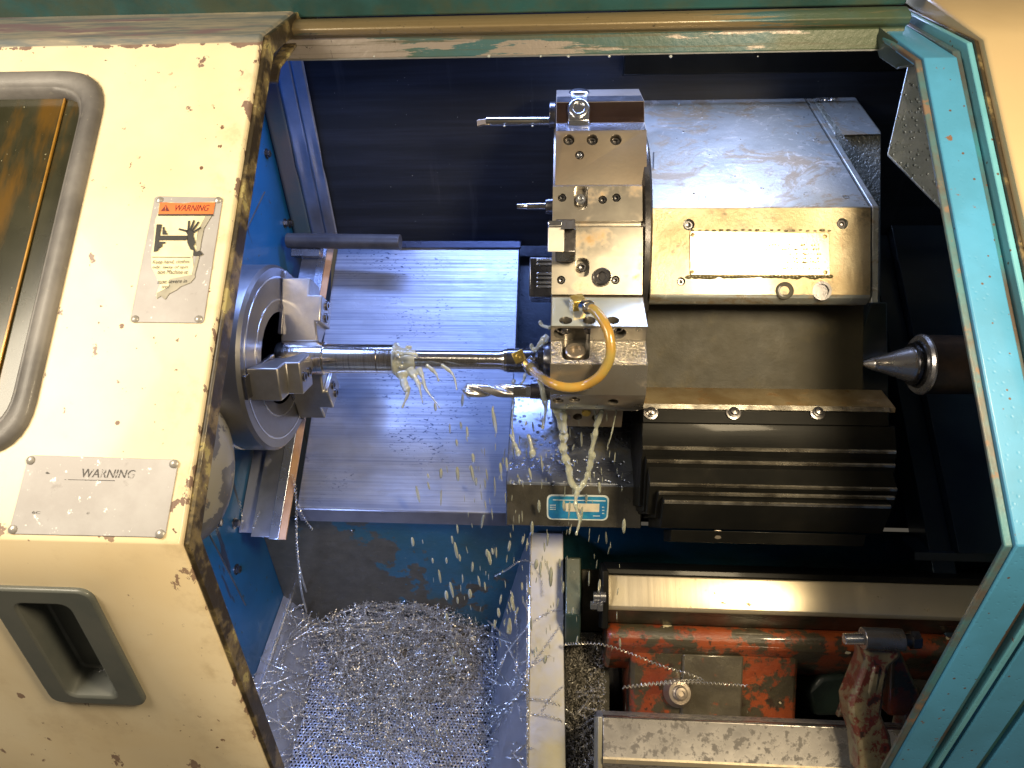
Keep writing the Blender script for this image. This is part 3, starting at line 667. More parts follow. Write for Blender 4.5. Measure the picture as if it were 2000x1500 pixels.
for k, a in enumerate((100, 220, 340)):
    a = math.radians(a); rad = UW*math.sin(a)-FW*math.cos(a); tan = XA.cross(rad).normalized()
    def jb(b, r0, r1, x0, x1, wd): b.box(A(fx+(x0+x1)/2)+rad*((r0+r1)/2), x1-x0, r1-r0, wd, XA, rad, tan)
    # clear wedge nose, three steps, then a serrated base
    j = MB(); prof = [(.0215, .001), (.0215, .052), (.045, .052), (.045, .058), (.082, .058), (.082, .040), (.106, .040), (.106, .001)]
    w2 = .021; tw = .007
    pts = [(r, x) for r, x in prof]; n = len(pts); vs = []
    for sg in (-1, 1):
        for r, x in pts:
            ww = tw+(w2-tw)*min(1, (r-.0215)/.022); vs.append(A(fx+x)+rad*r+tan*(sg*ww))
    j.add(vs, [tuple(range(n)), tuple(range(2*n-1, n-1, -1))]+[(i, i+n, (i+1) % n+n, (i+1) % n) for i in range(n)])
    jo = build(j, 'chuck_jaw', JAWM, ch, bevel=.002)
    jb2 = MB(); jb(jb2, .030, .118, -.001, .0045, .030); build(jb2, 'jaw_base', STEELD, jo, bevel=.0008)
    for r in (.056, .073): build(MB().screw(A(fx+.0575)+rad*r, XA, .0065, .003), 'jaw_screw', STEELD, jo, smooth=30)
# bar
x0 = XX(560, 700, .91); x1 = XX(637, 704, .91); x2 = XX(771, 704, .91); x3 = XX(786, 704, .91); x4 = XX(868, 704, .91)
bar = tag(build(MB().lathe(A(fx-.06), XA, [(0, .0222), (x1-fx+.06-.001, .0222), (x1-fx+.06, .0212), (x1-fx+.060, .0196), (x2-fx+.06-.022, .0196), (x2-fx+.06-.0215, .0190), (x2-fx+.06-.021, .0196), (x2-fx+.06-.0008, .0196), (x2-fx+.06, .0188), (x2-fx+.06, .0130), (x2-fx+.02, .0128), (x2-fx+.02, 0)], 64), 'turned_workpiece', SHAFT, None, smooth=30), 'shiny turned steel bar held in the chuck jaws', 'bar')
# drill going into the bar
ud = thing('indexable_drill', 'long bright drill shank running from turret into the spinning bar', 'drill', A(x2, -.02))
xa = x2-.012; xb = XX(985, 704, .91); xc = XX(1046, 704, .91); xd = XX(1078, 704, .91)
build(MB().lathe(A(xa), XA, [(0, .0122), (xb-xa-.006, .0124), (xb-xa, .0140), (xb-xa+.0001, .0152), (xc-xa-.001, .0158), (xc-xa, .0150)], 48), 'drill_shank', SHAFT, ud, smooth=30)
build(MB().lathe(A(xb+.004), XA, [(0, .0160), (xc-xb-.006, .0165), (xc-xb-.004, .015), (xc-xb, .015)], 48), 'dark_collar', STEELD, ud, smooth=30)
build(MB().lathe(A(xc), XA, [(0, .0155), (.003, .0175), (.010, .0175), (.011, .0235), (.016, .0258), (xd-xc+.002, .0262)], 48), 'flange', STEELD, ud, smooth=30)
# tailstock centre
t0 = XX(1672, 716, .91)
ts = thing('live_centre', 'pointed live centre with dark quill sticking in from the right frame', 'live centre', A(t0, -.05))
def TX(px): return XX(px, 718, .91)-t0
build(MB().lathe(A(t0), XA, [(0, 0), (.004, .0018), (TX(1702), .0072), (TX(1704), .0082), (TX(1706), .0082), (TX(1770), .0215), (TX(1775), .0225), (TX(1778), .0225)], 56), 'centre_cone', CENTRE, ts, smooth=25)
build(MB().lathe(A(t0), XA, [(TX(1777), .020), (TX(1777)+.0001, .0265), (TX(1782), .0275), (TX(1783), .0245), (TX(1787), .0245), (TX(1788), .029), (TX(1792), .031), (TX(1793), .028)], 64), 'bearing_ring', STEELD, ts, smooth=25)
build(MB().lathe(A(t0), XA, [(TX(1791), .028), (TX(1791)+.0001, .036), (TX(1796), .0385), (TX(1800), .0385), (TX(1801), .037)], 64), 'nose_ring', CENTRE, ts, smooth=25)
build(MB().lathe(A(t0), XA, [(TX(1799), .0375), (.42, .0375)], 64), 'quill', QUILL, ts, smooth=25)
bc = build(MB().ball(Q(352, 915, .80)+XA*.01, .052, UW, 1.75, 40).box(Q(330, 1010, .79), .06, .05, .05), 'chipped_motor_cover', CHIPC, None, smooth=60); tag(bc, 'rounded beige cover with chipped black patches beside the door edge under the chuck', 'cover')
# ================================================================== turret
TX0 = XX(1078, 500, .815)
tr = thing('tool_turret', 'square faced steel tool turret with screws and bolt holes carrying several tools', 'turret', Vector((TX0+.05, )+yz(830, .95)))
def hole(pl, q, r, d=.014): p = pl.at(*q); return MB().cyl(p+pl.n*.01, p-pl.n*d, r, seg=20)
def px2x(px, py, w): return XX(px, py, w)
# index disc with polygonal rim
cy, cz = yz(497, .992); tc = Vector((0, cy, cz))
X1 = XX(1256, 480, .815)
b = MB()
pr1 = [(360, .842), (364, .829), (432, .823), (436, .832), (441, .832), (444, .819), (500, .816), (575, .816), (582, .835), (800, .845), (800, 1.14), (250, 1.14), (250, .93), (300, .90)]
b.prism(pr1, TX0, X1)
F1 = Pl((432, .823), (364, .829)); F2 = Pl((575, .816), (444, .818))
cuts = [hole(F1, q, .0052) for q in ((1098, 386), (1177, 390), (1204, 386))] + [hole(F2, q, .0050) for q in ((1096, 547), (1202, 547))]
sl = F1.at(1134, 384); cuts.append(MB().slab([F1.P(x, y, .01) for x, y in rpoly([F1.xy(*p) for p in ((1121, 363), (1148, 363), (1148, 405), (1134, 411), (1121, 405))], .006)], F1.n*-.022))
sl2 = MB().slab([F2.P(x, y, .01) for x, y in rpoly([F2.xy(*p) for p in ((1123, 504), (1151, 504), (1151, 541), (1123, 541))], .008)], F2.n*-.022); cuts.append(sl2)
tb = build(b, 'turret_body', STEELW, tr, bevel=.0012, cut=cuts)
def inset_screw(pl, q, r, par, d=.010, mat=None): return build(MB().screw(pl.at(*q)-pl.n*d, pl.n, r, .006), 'set_screw', mat or STEELD, par, smooth=30)
for q in ((1098, 386), (1177, 390), (1204, 386)): inset_screw(F1, q, .0042, tb, .007)
for q in ((1096, 547), (1202, 547)): inset_screw(F2, q, .004, tb, .007)
inset_screw(F1, (1134, 388), .0062, tb, .006, STEELC); inset_screw(F2, (1137, 520), .0055, tb, .012)
bs = F2.at(1178, 542)
build(MB().lathe(bs-F2.n*.001, F2.n+XA*-.2, [(0, .0105), (.008, .0105), (.010, .009), (.010, .0055), (.007, .005), (.007, 0)], 28), 'clamp_screw', STEELD, tr, smooth=30)
# rim disc behind the faces
build(MB().lathe(Vector((X1+.0005, cy, cz)), XA, [(0, .164), (.003, .170), (.009, .170), (.012, .166), (.012, 0)], 96), 'index_ring', STEELD, tr, smooth=30)
# upper tool block
PB = [(176, .935), (200, .872), (241, .868), (256, .846), (362, .838), (362, .875), (330, .97), (176, .97)]
bx0 = [XX(1085, 300, .85)]*8; bx1 = XX(1262, 300, .848)
FB = Pl((362, .838), (256, .846)); FC = Pl((256, .846), (241, .868)); FD = Pl((241, .868), (200, .872)); FT = Pl((200, .872), (176, .935))
cuts = [hole(FB, q, .0070, .02) for q in ((1111, 273), (1157, 273), (1203, 273))]+[hole(FB, (1132, 303), .0055)]+[hole(FC, q, .0072) for q in ((1100, 249), (1211, 248))]
ub = build(MB().prism(PB, bx0[0], bx1), 'tool_block', STEELB, tr, bevel=.0012, cut=cuts); ub['label'] = 'upper tool block with bright bevelled top and three holes'
build(MB().prism([(255.5, .8458), (241, .8672), (242, .869), (256.5, .8475)], bx0[0]+.0008, bx1-.0008), 'bevel_face', STEELC, ub)  # paler steel overlay paints the lamp light on the bevel
build(MB().prism([(199.5, .8716), (177, .9342), (178.5, .936), (200.5, .873)], bx0[0]+.0008, bx1-.0008), 'top_face', STEELC, ub)  # same paler overlay, lamp light from above put into the colour
build(MB().prism([(201, .8712), (240, .8672), (240, .8692), (201, .8728)], bx0[0]+.0008, bx1-.0008), 'dark_face', steel('dark_reflection_face', (.10, .06, .04), .18, .8, (.07, .04, .03), 12, None, .05, .4), ub)  # dark reflection on this tilted face put into its colour
for q in ((1111, 273), (1157, 273), (1203, 273)): inset_screw(FB, q, .0060, ub, .012)
inset_screw(FB, (1132, 303), .0045, ub, .006, CHROME)
p = FD.at(1130, 217); n = FD.n
build(MB().lathe(p, n, [(-.001, .0145), (.006, .0140), (.0085, .012), (.0085, .007), (.005, .006), (.005, 0)], 36).box(p-FD.ey*.006+n*.003, .026, .022, .008, XA, FD.ey, n), 'clamp_nut', STEELC, ub, bevel=.001)
build(MB().lathe(FT.at(1131, 181), FT.n, [(-.001, .014), (.002, .013), (.004, .008), (.004, 0)], 36), 'round_cap', STEELC, ub, smooth=50)
# lower tool block
PL = [(577, .845), (580, .806), (637, .762), (640, .763), (665, .779), (712, .757), (770, .772), (798, .800), (798, .90), (577, .90)]
lx0 = XX(1075, 690, .765); lx1 = XX(1264, 690, .765)
G1 = Pl((637, .762), (580, .806)); G2 = Pl((665, .779), (640, .763)); G3 = Pl((712, .757), (665, .779)); G4 = Pl((770, .772), (712, .757)); G5 = Pl((798, .800), (770, .772))
cuts = [hole(G1, q, .0072) for q in ((1105, 626), (1151, 626), (1197, 626))]+[hole(G2, q, .0085) for q in ((1095, 651), (1208, 651))]+[hole(G5, q, .0062) for q in ((1090, 783), (1122, 781), (1197, 785))]
cuts.append(MB().slab([G3.P(x, y, .02) for x, y in rpoly([G3.xy(*p) for p in ((1098, 650), (1152, 650), (1152, 704), (1098, 704))], .008)], G3.n*-.031))
lb = build(MB().prism(PL, lx0, lx1), 'tool_block', steel('grey_wet_block', (.36, .34, .31), .30, .8, (.28, .25, .21), 10, None, .12, .5, dirt=(.2, .15, .10), dlo=.58, dhi=.7), tr, bevel=.0012, cut=cuts); lb['label'] = 'lower tool block with milky wet top, rough band and hose fitting'
wtop = MB().prism([(581, .8048), (636, .7622), (637.5, .7628), (581.5, .8065)], lx0+.001, lx1-.001)
build(wtop, 'wet_top_face', simple('milky_wet_film', (.42, .46, .45), .12, .35, .7, (.50, .53, .50), 14), lb, cut=[hole(G1, q, .0074) for q in ((1105, 626), (1151, 626), (1197, 626))])
build(MB().prism([(666.5, .7780), (710.5, .7568), (711.5, .7585), (667.5, .7795)], lx0+.001, lx1-.001), 'rough_band', steel('rough_bright_band', (.60, .55, .46), .25, .9, (.5, .45, .38), 40, None, .3, .4, pit=300), lb, cut=[cuts[-1]])
build(MB().screw(G3.at(1124, 683)-G3.n*.008, G3.n, .0115, .008), 'clamp_screw', STEELB, lb, smooth=30)
for q in ((1105, 628), (1151, 628), (1197, 628)): inset_screw(G1, q, .006, lb, .012)
for q in ((1095, 651), (1208, 651)): inset_screw(G2, q, .006, lb, .012)
for q in ((1090, 783), (1122, 781)): inset_screw(G5, q, .0055, lb, .008, STEELB)
# next facet underneath
PU = [(800, .885), (832, .905), (832, .95), (790, .95)]; H1 = Pl((832, .905), (800, .885))
build(MB().prism(PU, XX(1103, 815, .89), XX(1216, 815, .89)), 'lower_facet', STEELB, tr, bevel=.001, cut=[hole(H1, q, .006) for q in ((1106, 816), (1128, 814), (1165, 816))])
build(MB().lathe(H1.at(1145, 806), H1.n, [(0, .006), (.0015, .0055), (.0015, 0)], 20), 'slotted_plug', BRASS, tr)
# black side clamps behind the turret's left face
sc = MB(); sc.box(Q(1062, 548, .90), .036, .050, .06, XA, UW, FW); build(sc, 'side_holder', STEELD, tr, bevel=.002)
sc = MB()
for y in (508, 516, 535, 543, 552, 560): sc.box(Q(1064, y, .868), .020, .003, .004, XA, UW, FW)
build(sc, 'holder_teeth', STEELC, tr, bevel=.0005)
# boring bar
CENTRE2 = steel('plain_ground_steel', (.5, .48, .46), .22, 1, (.36, .34, .32), 20)
bb = thing('boring_bar', 'long thin boring bar with pointed tip sticking left from the top of the turret', 'boring bar', Q(1000, 240, .93))
def R3(px, py, w): return Q(px, py, w)
p1, p0 = Q(1077, 237, .93), Q(950, 237.5, .93)
b = MB().lathe(p0, p1-p0, [(0, .0060), ((p1-p0).length, .0060)], 28)
build(b, 'bar_shank', CENTRE2, bb, smooth=30)
build(MB().slab([Q(931, 234, .926), Q(945, 232, .926), Q(956, 231, .926), Q(956, 244, .926), Q(944, 243, .926), Q(932, 246, .926)], FW*.006), 'cutting_tip', STEELB, bb, bevel=.0006)
build(MB().cyl(Q(1073, 226, .93), Q(1085, 226, .93), .0175, seg=36), 'bar_collar', STEELD, bb, bevel=.001)
sd = thing('small_drill', 'short thin steel tool below the boring bar on the turret side', 'drill', Q(1040, 405, .88))
build(MB().lathe(Q(1010, 403, .88), XA, [(0, .003), (.012, .0036), (.013, .0042), (.047, .0045)], 20), 'drill_shank', CENTRE2, sd, smooth=30)
build(MB().lathe(Q(1066, 403, .88), XA, [(0, .009), (.004, .010), (.012, .0105)], 28), 'drill_collar', STEELD, sd, smooth=30)
# cutting tool block
ct = thing('tool_holder', 'black square tool holder with shiny white lit cutting head on the turret face', 'tool holder', Q(1098, 512, .80))
hx0_, hx1_ = XX(1085, 480, .80), XX(1124, 480, .80)
build(MB().prism([(427, .825), (448, .792), (492, .790), (511, .800), (511, .835), (427, .835)], hx0_, hx1_), 'holder_body', STEELD, ct, bevel=.001)
build(MB().prism([(431, .805), (447, .780), (447, .80)], hx0_+.006, hx1_-.0015), 'ribbed_top', steel('ribbed_steel', (.25, .23, .20), .35, .8, None, 30, (600, 3, 3), .8), ct)
build(MB().prism([(444, .784), (492, .780), (492, .80), (444, .80)], XX(1070, 470, .782), XX(1102, 470, .782)), 'cutter_head', steel('bright_cutter_head', (.72, .68, .60), .45, .5), ct, bevel=.001)
build(MB().box(Q(1084, 438, .792), .016, .006, .012, XA, UW, FW), 'insert', CHROME, ct, bevel=.001)
# twist drill (spiral flutes)
td = thing('twist_drill', 'grey spiral twist drill pointing left under the long shank', 'drill', Q(980, 763, .87))
o0 = Q(903, 762, .87); L = (XX(1005, 763, .87)-o0.x); b = MB(); seg = 28; N = 90; vs = []; fs = []
for i in range(N+1):
    t = i/N; tw = t*2.3*math.pi*.62+.6; rmax = .0088*min(1, .15+t*9)
    for k in range(seg):
        a = 2*math.pi*k/seg; g = abs(math.cos(a)); r = rmax*(.50+.50*min(1, (1-g**3)*1.25)) if g < .96 else rmax*.46
        vs.append(o0+XA*(L*t)+UW*(r*math.cos(a+tw))-FW*(r*math.sin(a+tw)))
for i in range(N):
    for k in range(seg): k2 = (k+1) % seg; fs.append((i*seg+k, i*seg+k2, (i+1)*seg+k2, (i+1)*seg+k))
fs.append(tuple(range(seg))); b.add(vs, fs); build(b, 'fluted_body', steel('drill_steel', (.62, .60, .60), .28, .9, (.45, .43, .43), 20), td, smooth=60)
q = XX(1005, 763, .87)-o0.x; b = MB().lathe(o0, XA, [(q-.001, .0084), (q+.022, .0085)], 32); build(b, 'drill_shank', SHAFT, td, smooth=30)
build(MB().lathe(o0, XA, [(q+.020, .0096), (q+.032, .0100), (q+.033, .0112), (q+.056, .0114)], 32), 'drill_sleeve', STEELD, td, smooth=30)
build(MB().box(o0+XA*(q+.018)-FW*.0085, .006, .011, .003, XA, UW, FW), 'flat_mark', CHROME, td)
# coolant hose
hs_ = thing('coolant_hose', 'amber coolant hose looping from brass fitting on block to yellow fitting on shank', 'hose', Q(1130, 700, .74))
HP = [(1140, 598, .770), (1158, 604, .752), (1176, 624, .738), (1189, 652, .730), (1193, 685, .730), (1186, 712, .735), (1168, 737, .742), (1140, 753, .752), (1110, 757, .753), (1082, 751, .757), (1060, 739, .785), (1042, 724, .835), (1032, 712, .868)]
def catmull(P, k=8):
    P = [Vector(p) for p in P]; P = [P[0]*2-P[1]]+P+[P[-1]*2-P[-2]]; out = []
    for i in range(1, len(P)-2):
        for j in range(k):
            t = j/k; a, b, c, d = P[i-1:i+3]
            out.append(.5*((2*b)+(c-a)*t+(2*a-5*b+4*c-d)*t*t+(3*b-a-3*c+d)*t**3))
    out.append(P[-2]); return out
hpth = catmull([Q(*p) for p in HP]); build(MB().tube(hpth, .0054, 20), 'hose', HOSE, hs_, smooth=60)
f = build(MB().box(G1.at(1128, 600)+G1.n*.006, .015, .015, .014, (XA+G1.ey*.35).normalized(), (G1.ey-XA*.35).normalized(), G1.n), 'brass_fitting', BRASS, hs_, bevel=.001)
build(MB().tube(hpth[1:5], .0080, 20), 'hose_clip', CHROME, hs_, smooth=30)
build(MB().box(hpth[3]-FW*.009+XA*.002, .012, .007, .006, (XA+UW*.3).normalized(), (UW-XA*.3).normalized(), FW), 'clip_screw', CHROME, hs_, bevel=.001)
c = Q(1014, 697, .882); e1 = (XA+UW*.45).normalized(); e2 = (UW-XA*.45).normalized()
build(MB().box(c, .0150, .0150, .015, e1, e2, FW), 'yellow_fitting', BRASS, hs_, bevel=.001)
build(MB().screw(c-FW*.0075, -FW, .004, .001), 'fitting_screw', BRASS, f)
build(MB().tube(hpth[-7:-1], .0084, 20), 'hose_clip', CHROME, hs_, smooth=30)
build(MB().cyl(Q(1022, 716, .866), Q(1042, 700, .866), .0052), 'clip_screw', CHROME, hs_, bevel=.0005)
# ================================================================== turret housing
hx0 = XX(1270, 480, .84); hx1 = .3684
ho = thing('turret_housing', 'large boxy steel turret housing with worn top, oily front and riveted plate', 'housing', vw(.22, -.05, .95))
TOPP = Pl((405, .84), (180, 1.086))
P2 = [(405, .840), (407, .8385), (574, .8365), (580, .838), (592, .848), (594, .890), (594, 1.2), (150, 1.24), (176, 1.10), (180, 1.086)]
FF = Pl((574, .8365), (407, .8385))
cuts = [hole(FF, (1345, 439), .0070, .008), hole(FF, (1645, 437), .0066, .008), hole(FF, (1330, 550), .0052, .006), hole(FF, (1605, 568), .0095, .02)]
build(MB().prism(P2, hx0, hx1), 'housing_top', [HOUSE], ho, bevel=.0018, cut=cuts)
build(MB().prism([(408, .8378), (573.5, .8358), (573.5, .8375), (408, .8395)], hx0+.001, hx1-.001), 'front_plate', FRONT, ho, cut=cuts)
for q, r in (((1345, 439), .0055), ((1330, 550), .004), ((1645, 437), .0052)): inset_screw(FF, q, r, ho, .008)
build(MB().screw(FF.at(1532, 568)-FF.n*.001, FF.n, .0105, .003), 'hex_plug', OLIVE, ho, smooth=30)
build(MB().lathe(FF.at(1605, 568)-FF.n*.002, FF.n, [(0, .0112), (.003, .0112), (.003, .0080), (-.004, .0075), (-.004, 0)], 28), 'round_plug', STEELD, ho, smooth=30)
nq = [(1347, 452), (1618, 456), (1620, 539), (1347, 538)]
npl = build(MB().slab([FF.P(x, y, .0030) for x, y in rpoly([FF.xy(*p) for p in nq], .003)], FF.n*-.003), 'nameplate', NPLATE, ho, bevel=.0006)
for q in ((1353, 459), (1611, 462), (1352, 531), (1612, 532)): build(MB().lathe(FF.at(q[0], q[1], .003), FF.n, [(-.0004, .0026), (.0008, .0024), (.0014, 0)], 14), 'rivet', LEDGE, npl)
sq = MB(); rnd = random.Random(3)
for y in (478, 487, 496, 504, 512, 524):
    x = 1482+rnd.random()*50
    while x < 1600:
        if rnd.random() < .72:
            h = 2.2+rnd.random()*2.5; wd = 1.5+rnd.random()*4; y_ = y+rnd.uniform(-1, 1)
            sq.slab([FF.at(x, y_+h/2, .0034), FF.at(x+wd, y_+h/2-rnd.random(), .0034), FF.at(x+wd*.8, y_-h/2, .0034), FF.at(x+wd*.3, y_-h/3, .0034)], FF.n*-.0003)
        x += 3+rnd.random()*4
build(sq, 'worn_print', simple('faded_print', (.07, .05, .02), .6), npl, smooth=None)
sl = MB()
for i in range(40):
    t = i/39; sl.ball(FF.at(1345+275*t, 540+rnd.uniform(-1, 2), .001), .0014+rnd.random()*.0018, XA, 1.8, 6)
    if i % 2: sl.ball(FF.at(1345+275*t, 450+rnd.uniform(-1, 1), .001), .0010+rnd.random()*.001, XA, 2, 6)
build(sl, 'grease_bead', simple('glossy_grease', (.10, .085, .04), .1, .2, .8), npl, smooth=80)['kind'] = 'stuff'
# seam + extension casting
sm = MB().slab([TOPP.P(hx1, .0, .0), TOPP.P(hx1+.0016, .0, .0), TOPP.P(hx1+.0016, .34, .0), TOPP.P(hx1, .34, .0)], TOPP.n*-.001)
build(sm, 'cover_seam', HOLE, ho)
b = MB().prism([(180, 1.0865), (405, .8405), (408, .8395), (588, .8385), (588, 1.0), (180, 1.1)], hx1+.0016, .378)
build(b, 'end_strip', HOUSE, ho, bevel=.001)
b = MB().prism([(150, 1.11), (180, 1.0862), (263, .979), (266, .978), (600, .975), (835, .99), (835, 1.25), (150, 1.25)], .3784, XX(1722, 265, .978))
build(b, 'end_casting', ROUGHG, ho, bevel=.002)
b = MB().slab([TOPP.P(x, y, .0006) for x, y in (TOPP.xy(1592, 190), TOPP.xy(1668, 190), TOPP.xy(1720, 262), TOPP.xy(1648, 264))], TOPP.n*-.0012)
build(b, 'casting_top', HOUSE, ho)
b = MB().slab([Q(*p) for p in ((1700, 590, .955), (1733, 590, .955), (1737, 836, .955), (1662, 800, .955), (1664, 740, .955), (1680, 660, .955))], FW*.1)
build(b, 'side_casting', GREENC, ho, bevel=.002)
build(MB().prism([(590, .905), (600, .906), (756, .905), (760, 1.0), (590, 1.0)], hx0, XX(1690, 640, .9)), 'recess_wall', OLIVE, ho)
build(MB().prism([(754, .893), (788, .856), (797, .858), (797, .95), (754, .95)], hx0-.004, XX(1732, 770, .88)), 'base_ledge', LEDGE, ho, bevel=.0008)
build(MB().prism([(786, .8555), (795, .8535), (797, .856), (789, .858)], hx0-.004, XX(1733, 790, .86)), 'ledge_edge', EDGEB, ho)
# little shavings on the housing
def helix(path, r, pitch, wire, seg=7, side=4):
    out = []; L = 0; pts = catmull(path, 6); acc = [0]
    for a, b_ in zip(pts, pts[1:]): L += (b_-a).length; acc.append(L)
    n = max(4, int(L/pitch*seg)); j = 0; u = None
    for i in range(n+1):
        s = L*i/n
        while j < len(acc)-2 and acc[j+1] < s: j += 1
        t = (s-acc[j])/max(1e-9, acc[j+1]-acc[j]); p = pts[j].lerp(pts[j+1], t); T = (pts[j+1]-pts[j]).normalized()
        u = perp(T)[0] if u is None else (u-T*u.dot(T)).normalized(); w = T.cross(u); a = 2*math.pi*i/seg
        out.append(p+(u*math.cos(a)+w*math.sin(a))*r)
    return out
sv = MB()
sv.tube(helix([TOPP.at(1593, 196, .003), TOPP.at(1614, 195, .003), TOPP.at(1635, 194, .003)], .0022, .0032, .0006), .0007, 4)
build(sv, 'steel_shaving', CHROME, None).update_tag(); tag(bpy.data.objects['steel_shaving'], 'short beaded steel shaving on top of the turret housing', 'shaving')
sv = MB().tube([TOPP.at(1277, 298, .001), TOPP.at(1276, 330, .001)], .0010, 6); tag(build(sv, 'steel_sliver', CHROME, None), 'straight steel sliver lying on the housing top beside the turret', 'shaving')
sp = MB(); rnd = random.Random(9)
for i in range(46): sp.ball(TOPP.at(rnd.uniform(1285, 1690), 185+rnd.random()**2*215, .0003), rnd.uniform(.0005, .0011), XA, 1.5, 5)
tag(build(sp, 'metal_grit', CHROME, None), 'tiny bright metal grit scattered on the housing top', 'grit', kind='stuff')
for q in ((1594, 273), (1652, 385)): build(MB().lathe(TOPP.at(*q), TOPP.n, [(0, .0042), (.0006, .004), (.0006, .0028), (-.0002, .0026), (-.0002, 0)], 18), 'flat_screw', ROUGHC, ho)

# ================================================================== telescopic covers, carriage
tc_ = thing('telescopic_cover', 'stack of black telescopic slide covers with bright rubbed edges below the housing', 'slide cover', vw(.22, -.2, .9))
def xr(a, py, w): return XX(a, py, w)
steps = [(797, 822, .857, .852, 1256, 1737), (822, 870, .8535, .848, 1254, 1753), (884, 896, .852, .841, 1262, 1751), (902, 941, .846, .831, 1268, 1755), (952, 957, .838, .825, 1285, 1750), (964, 974, .826, .816, 1296, 1743)]
for i, (ya, yb, wa, wb, xl, xrr) in enumerate(steps):
    x0_, x1_ = XX(xl, yb, wb), XX(xrr, yb, wb); lip = 5 if i else 0
    prof = [(ya, wa), (yb, wb), (yb+lip, wb+.001)]
    bot = {0: 860, 1: 985, 2: 995, 3: 1000, 4: 1008, 5: 1026}[i]
    prof += [(bot, wb+.022), (bot, wa+.12), (ya, wa+.12)]
    o = build(MB().prism(prof, x0_, x1_), 'cover_segment', BLACKC, tc_, bevel=.0014)
    if i: build(MB().prism([(yb-2.6, wb+.0001), (yb+.5, wb-.0022), (yb+4.6, wb-.0002), (yb+1, wb+.002)], x0_+.001, x1_-.002), 'rubbed_edge', EDGEB, o)
for x in (1271, 1432, 1596):
    p = Q(x, 806, .8555); build(MB().lathe(p, Pl((822, .852), (797, .857)).n, [(-.001, .0088), (.0018, .0088), (.0022, .0062), (.005, .0062), (.0055, .0045), (.009, .0042), (.010, 0)], 24), 'dome_bolt', STEELD, tc_, smooth=35)
build(MB().prism([(1029, .842), (1052, .848), (1052, .9), (1029, .9)], XX(1310, 1040, .845), XX(1690, 1040, .845)), 'bottom_strip', BLACKC, tc_, bevel=.001)
for q, w in (((1451, 1006), .834), ((1577, 1007), .834), ((1402, 1043), .846)):
    build(MB().lathe(Q(q[0], q[1], w), -FW, [(-.003, .0062), (.0006, .006), (.0016, .003), (.0018, 0)], 20), 'countersunk_screw', STEELB, tc_, smooth=30)
# carriage with blue label
cg = thing('carriage_block', 'wet steel carriage block with a blue label, under the turret', 'carriage', vw(.03, -.2, .95))
build(MB().prism([(700, 1.09), (941, .935), (945, .934), (1028, .945), (1028, 1.08), (700, 1.15)], -.0655, XX(1255, 950, .935)), 'block', steel('wet_carriage_steel', (.20, .23, .30), .28, .8, (.12, .13, .16), 12, (3, 30, 30), .2, .6, dirt=(.10, .09, .06), dlo=.5, dhi=.65, dscale=15, spark=120), cg, bevel=.0018)
CF_ = Pl((1028, .945), (945, .934))
build(MB().prism([(948, .9335), (1027, .9435), (1027, .947), (948, .9375)], -.064, XX(1252, 990, .935)), 'front_face', steel('dark_oily_front', (.065, .06, .048), .3, .4, (.12, .11, .09), 16, None, .3, .5), cg)
b = MB().prism([(845, 1.004), (865, .990), (866, .995), (846, 1.009)], XX(1006, 850, .99), XX(1058, 850, .99)); build(b, 'slot', HOLE, cg)
lp = rpoly([CF_.xy(*p) for p in ((1068, 965), (1190, 967), (1187, 1016), (1068, 1014))], .008)
lab = build(MB().slab([CF_.P(x, y, .0014) for x, y in lp], CF_.n*-.0012), 'blue_label', WHITEL, cg)
lp = rpoly([CF_.xy(*p) for p in ((1071, 968), (1187, 970), (1184, 1013.5), (1071, 1011.5))], .007)
build(MB().slab([CF_.P(x, y, .0018) for x, y in lp], CF_.n*-.0003), 'label_field', BLUELAB, lab)
build(MB().slab([CF_.at(x, y, .0021) for x, y in ((1105, 983), (1171, 984), (1170, 1000), (1105, 999))], CF_.n*-.0002), 'label_panel', CREAML, lab)
lt = MB(); rnd = random.Random(5)
lt.slab([CF_.at(x, y, .0021) for x, y in ((1080, 975.5), (1183, 977.5), (1183, 979.5), (1080, 977))], CF_.n*-.0002)
for x, y, n_ in ((1074, 986, 5), (1074, 990, 5), (1074, 994, 5), (1158, 1007, 6), (1176, 990, 2), (1176, 996, 2), (1176, 1002, 2)):
    for k in range(n_): lt.slab([CF_.at(x+k*2.4+a, y+b_, .0021) for a, b_ in ((0, 0), (1.7, 0), (1.7, 1.6), (0, 1.6))], CF_.n*-.0002)
build(lt, 'label_print', WHITEL, lab, smooth=None)
# ================================================================== bed wall, pan
bw = build(MB().prism([(1022, 1.055), (1222, 1.20), (1260, 1.25), (1260, 1.28), (1022, 1.09)], -.464, .745), 'bed_wall', BED, None); tag(bw, 'teal bed wall rubbed to bare metal above the chip pan', 'wall')
PNL = Pl((1500, 1.063), (1200, 1.25))
pan = thing('chip_pan', 'steel chip pan with perforated floor full of curly swarf', 'chip pan', PNL.P(-.27, .1))
y_far = PNL.xy(1085, 1215)[1]; y_near = PNL.xy(1085, 1640)[1]
build(MB().add([PNL.P(-.4138, y_far), PNL.P(-.104, y_far), PNL.P(-.104, y_near), PNL.P(-.4138, y_near)], [(0, 1, 2, 3)]), 'perforated_floor', PAN, pan)
under = build(MB().slab([PNL.P(x, y, -.03) for x, y in ((-.459, y_far), (.3, y_far), (.3, y_near), (-.459, y_near))], PNL.n*-.01), 'sump_floor', simple('dark_sump', (.02, .02, .022), .25, .2, .4), pan)
fold = [Q(590, 1085, 1.245), Q(502, 1340, 1.055), Q(430, 1560, .93)]; fold = [Vector((-.455, p.y, p.z)) for p in fold]
pl_ = [PNL.P(-.4133, y_far), PNL.P(-.4133, PNL.xy(570, 1440)[1]), PNL.P(-.4133, y_near)]
b = MB()
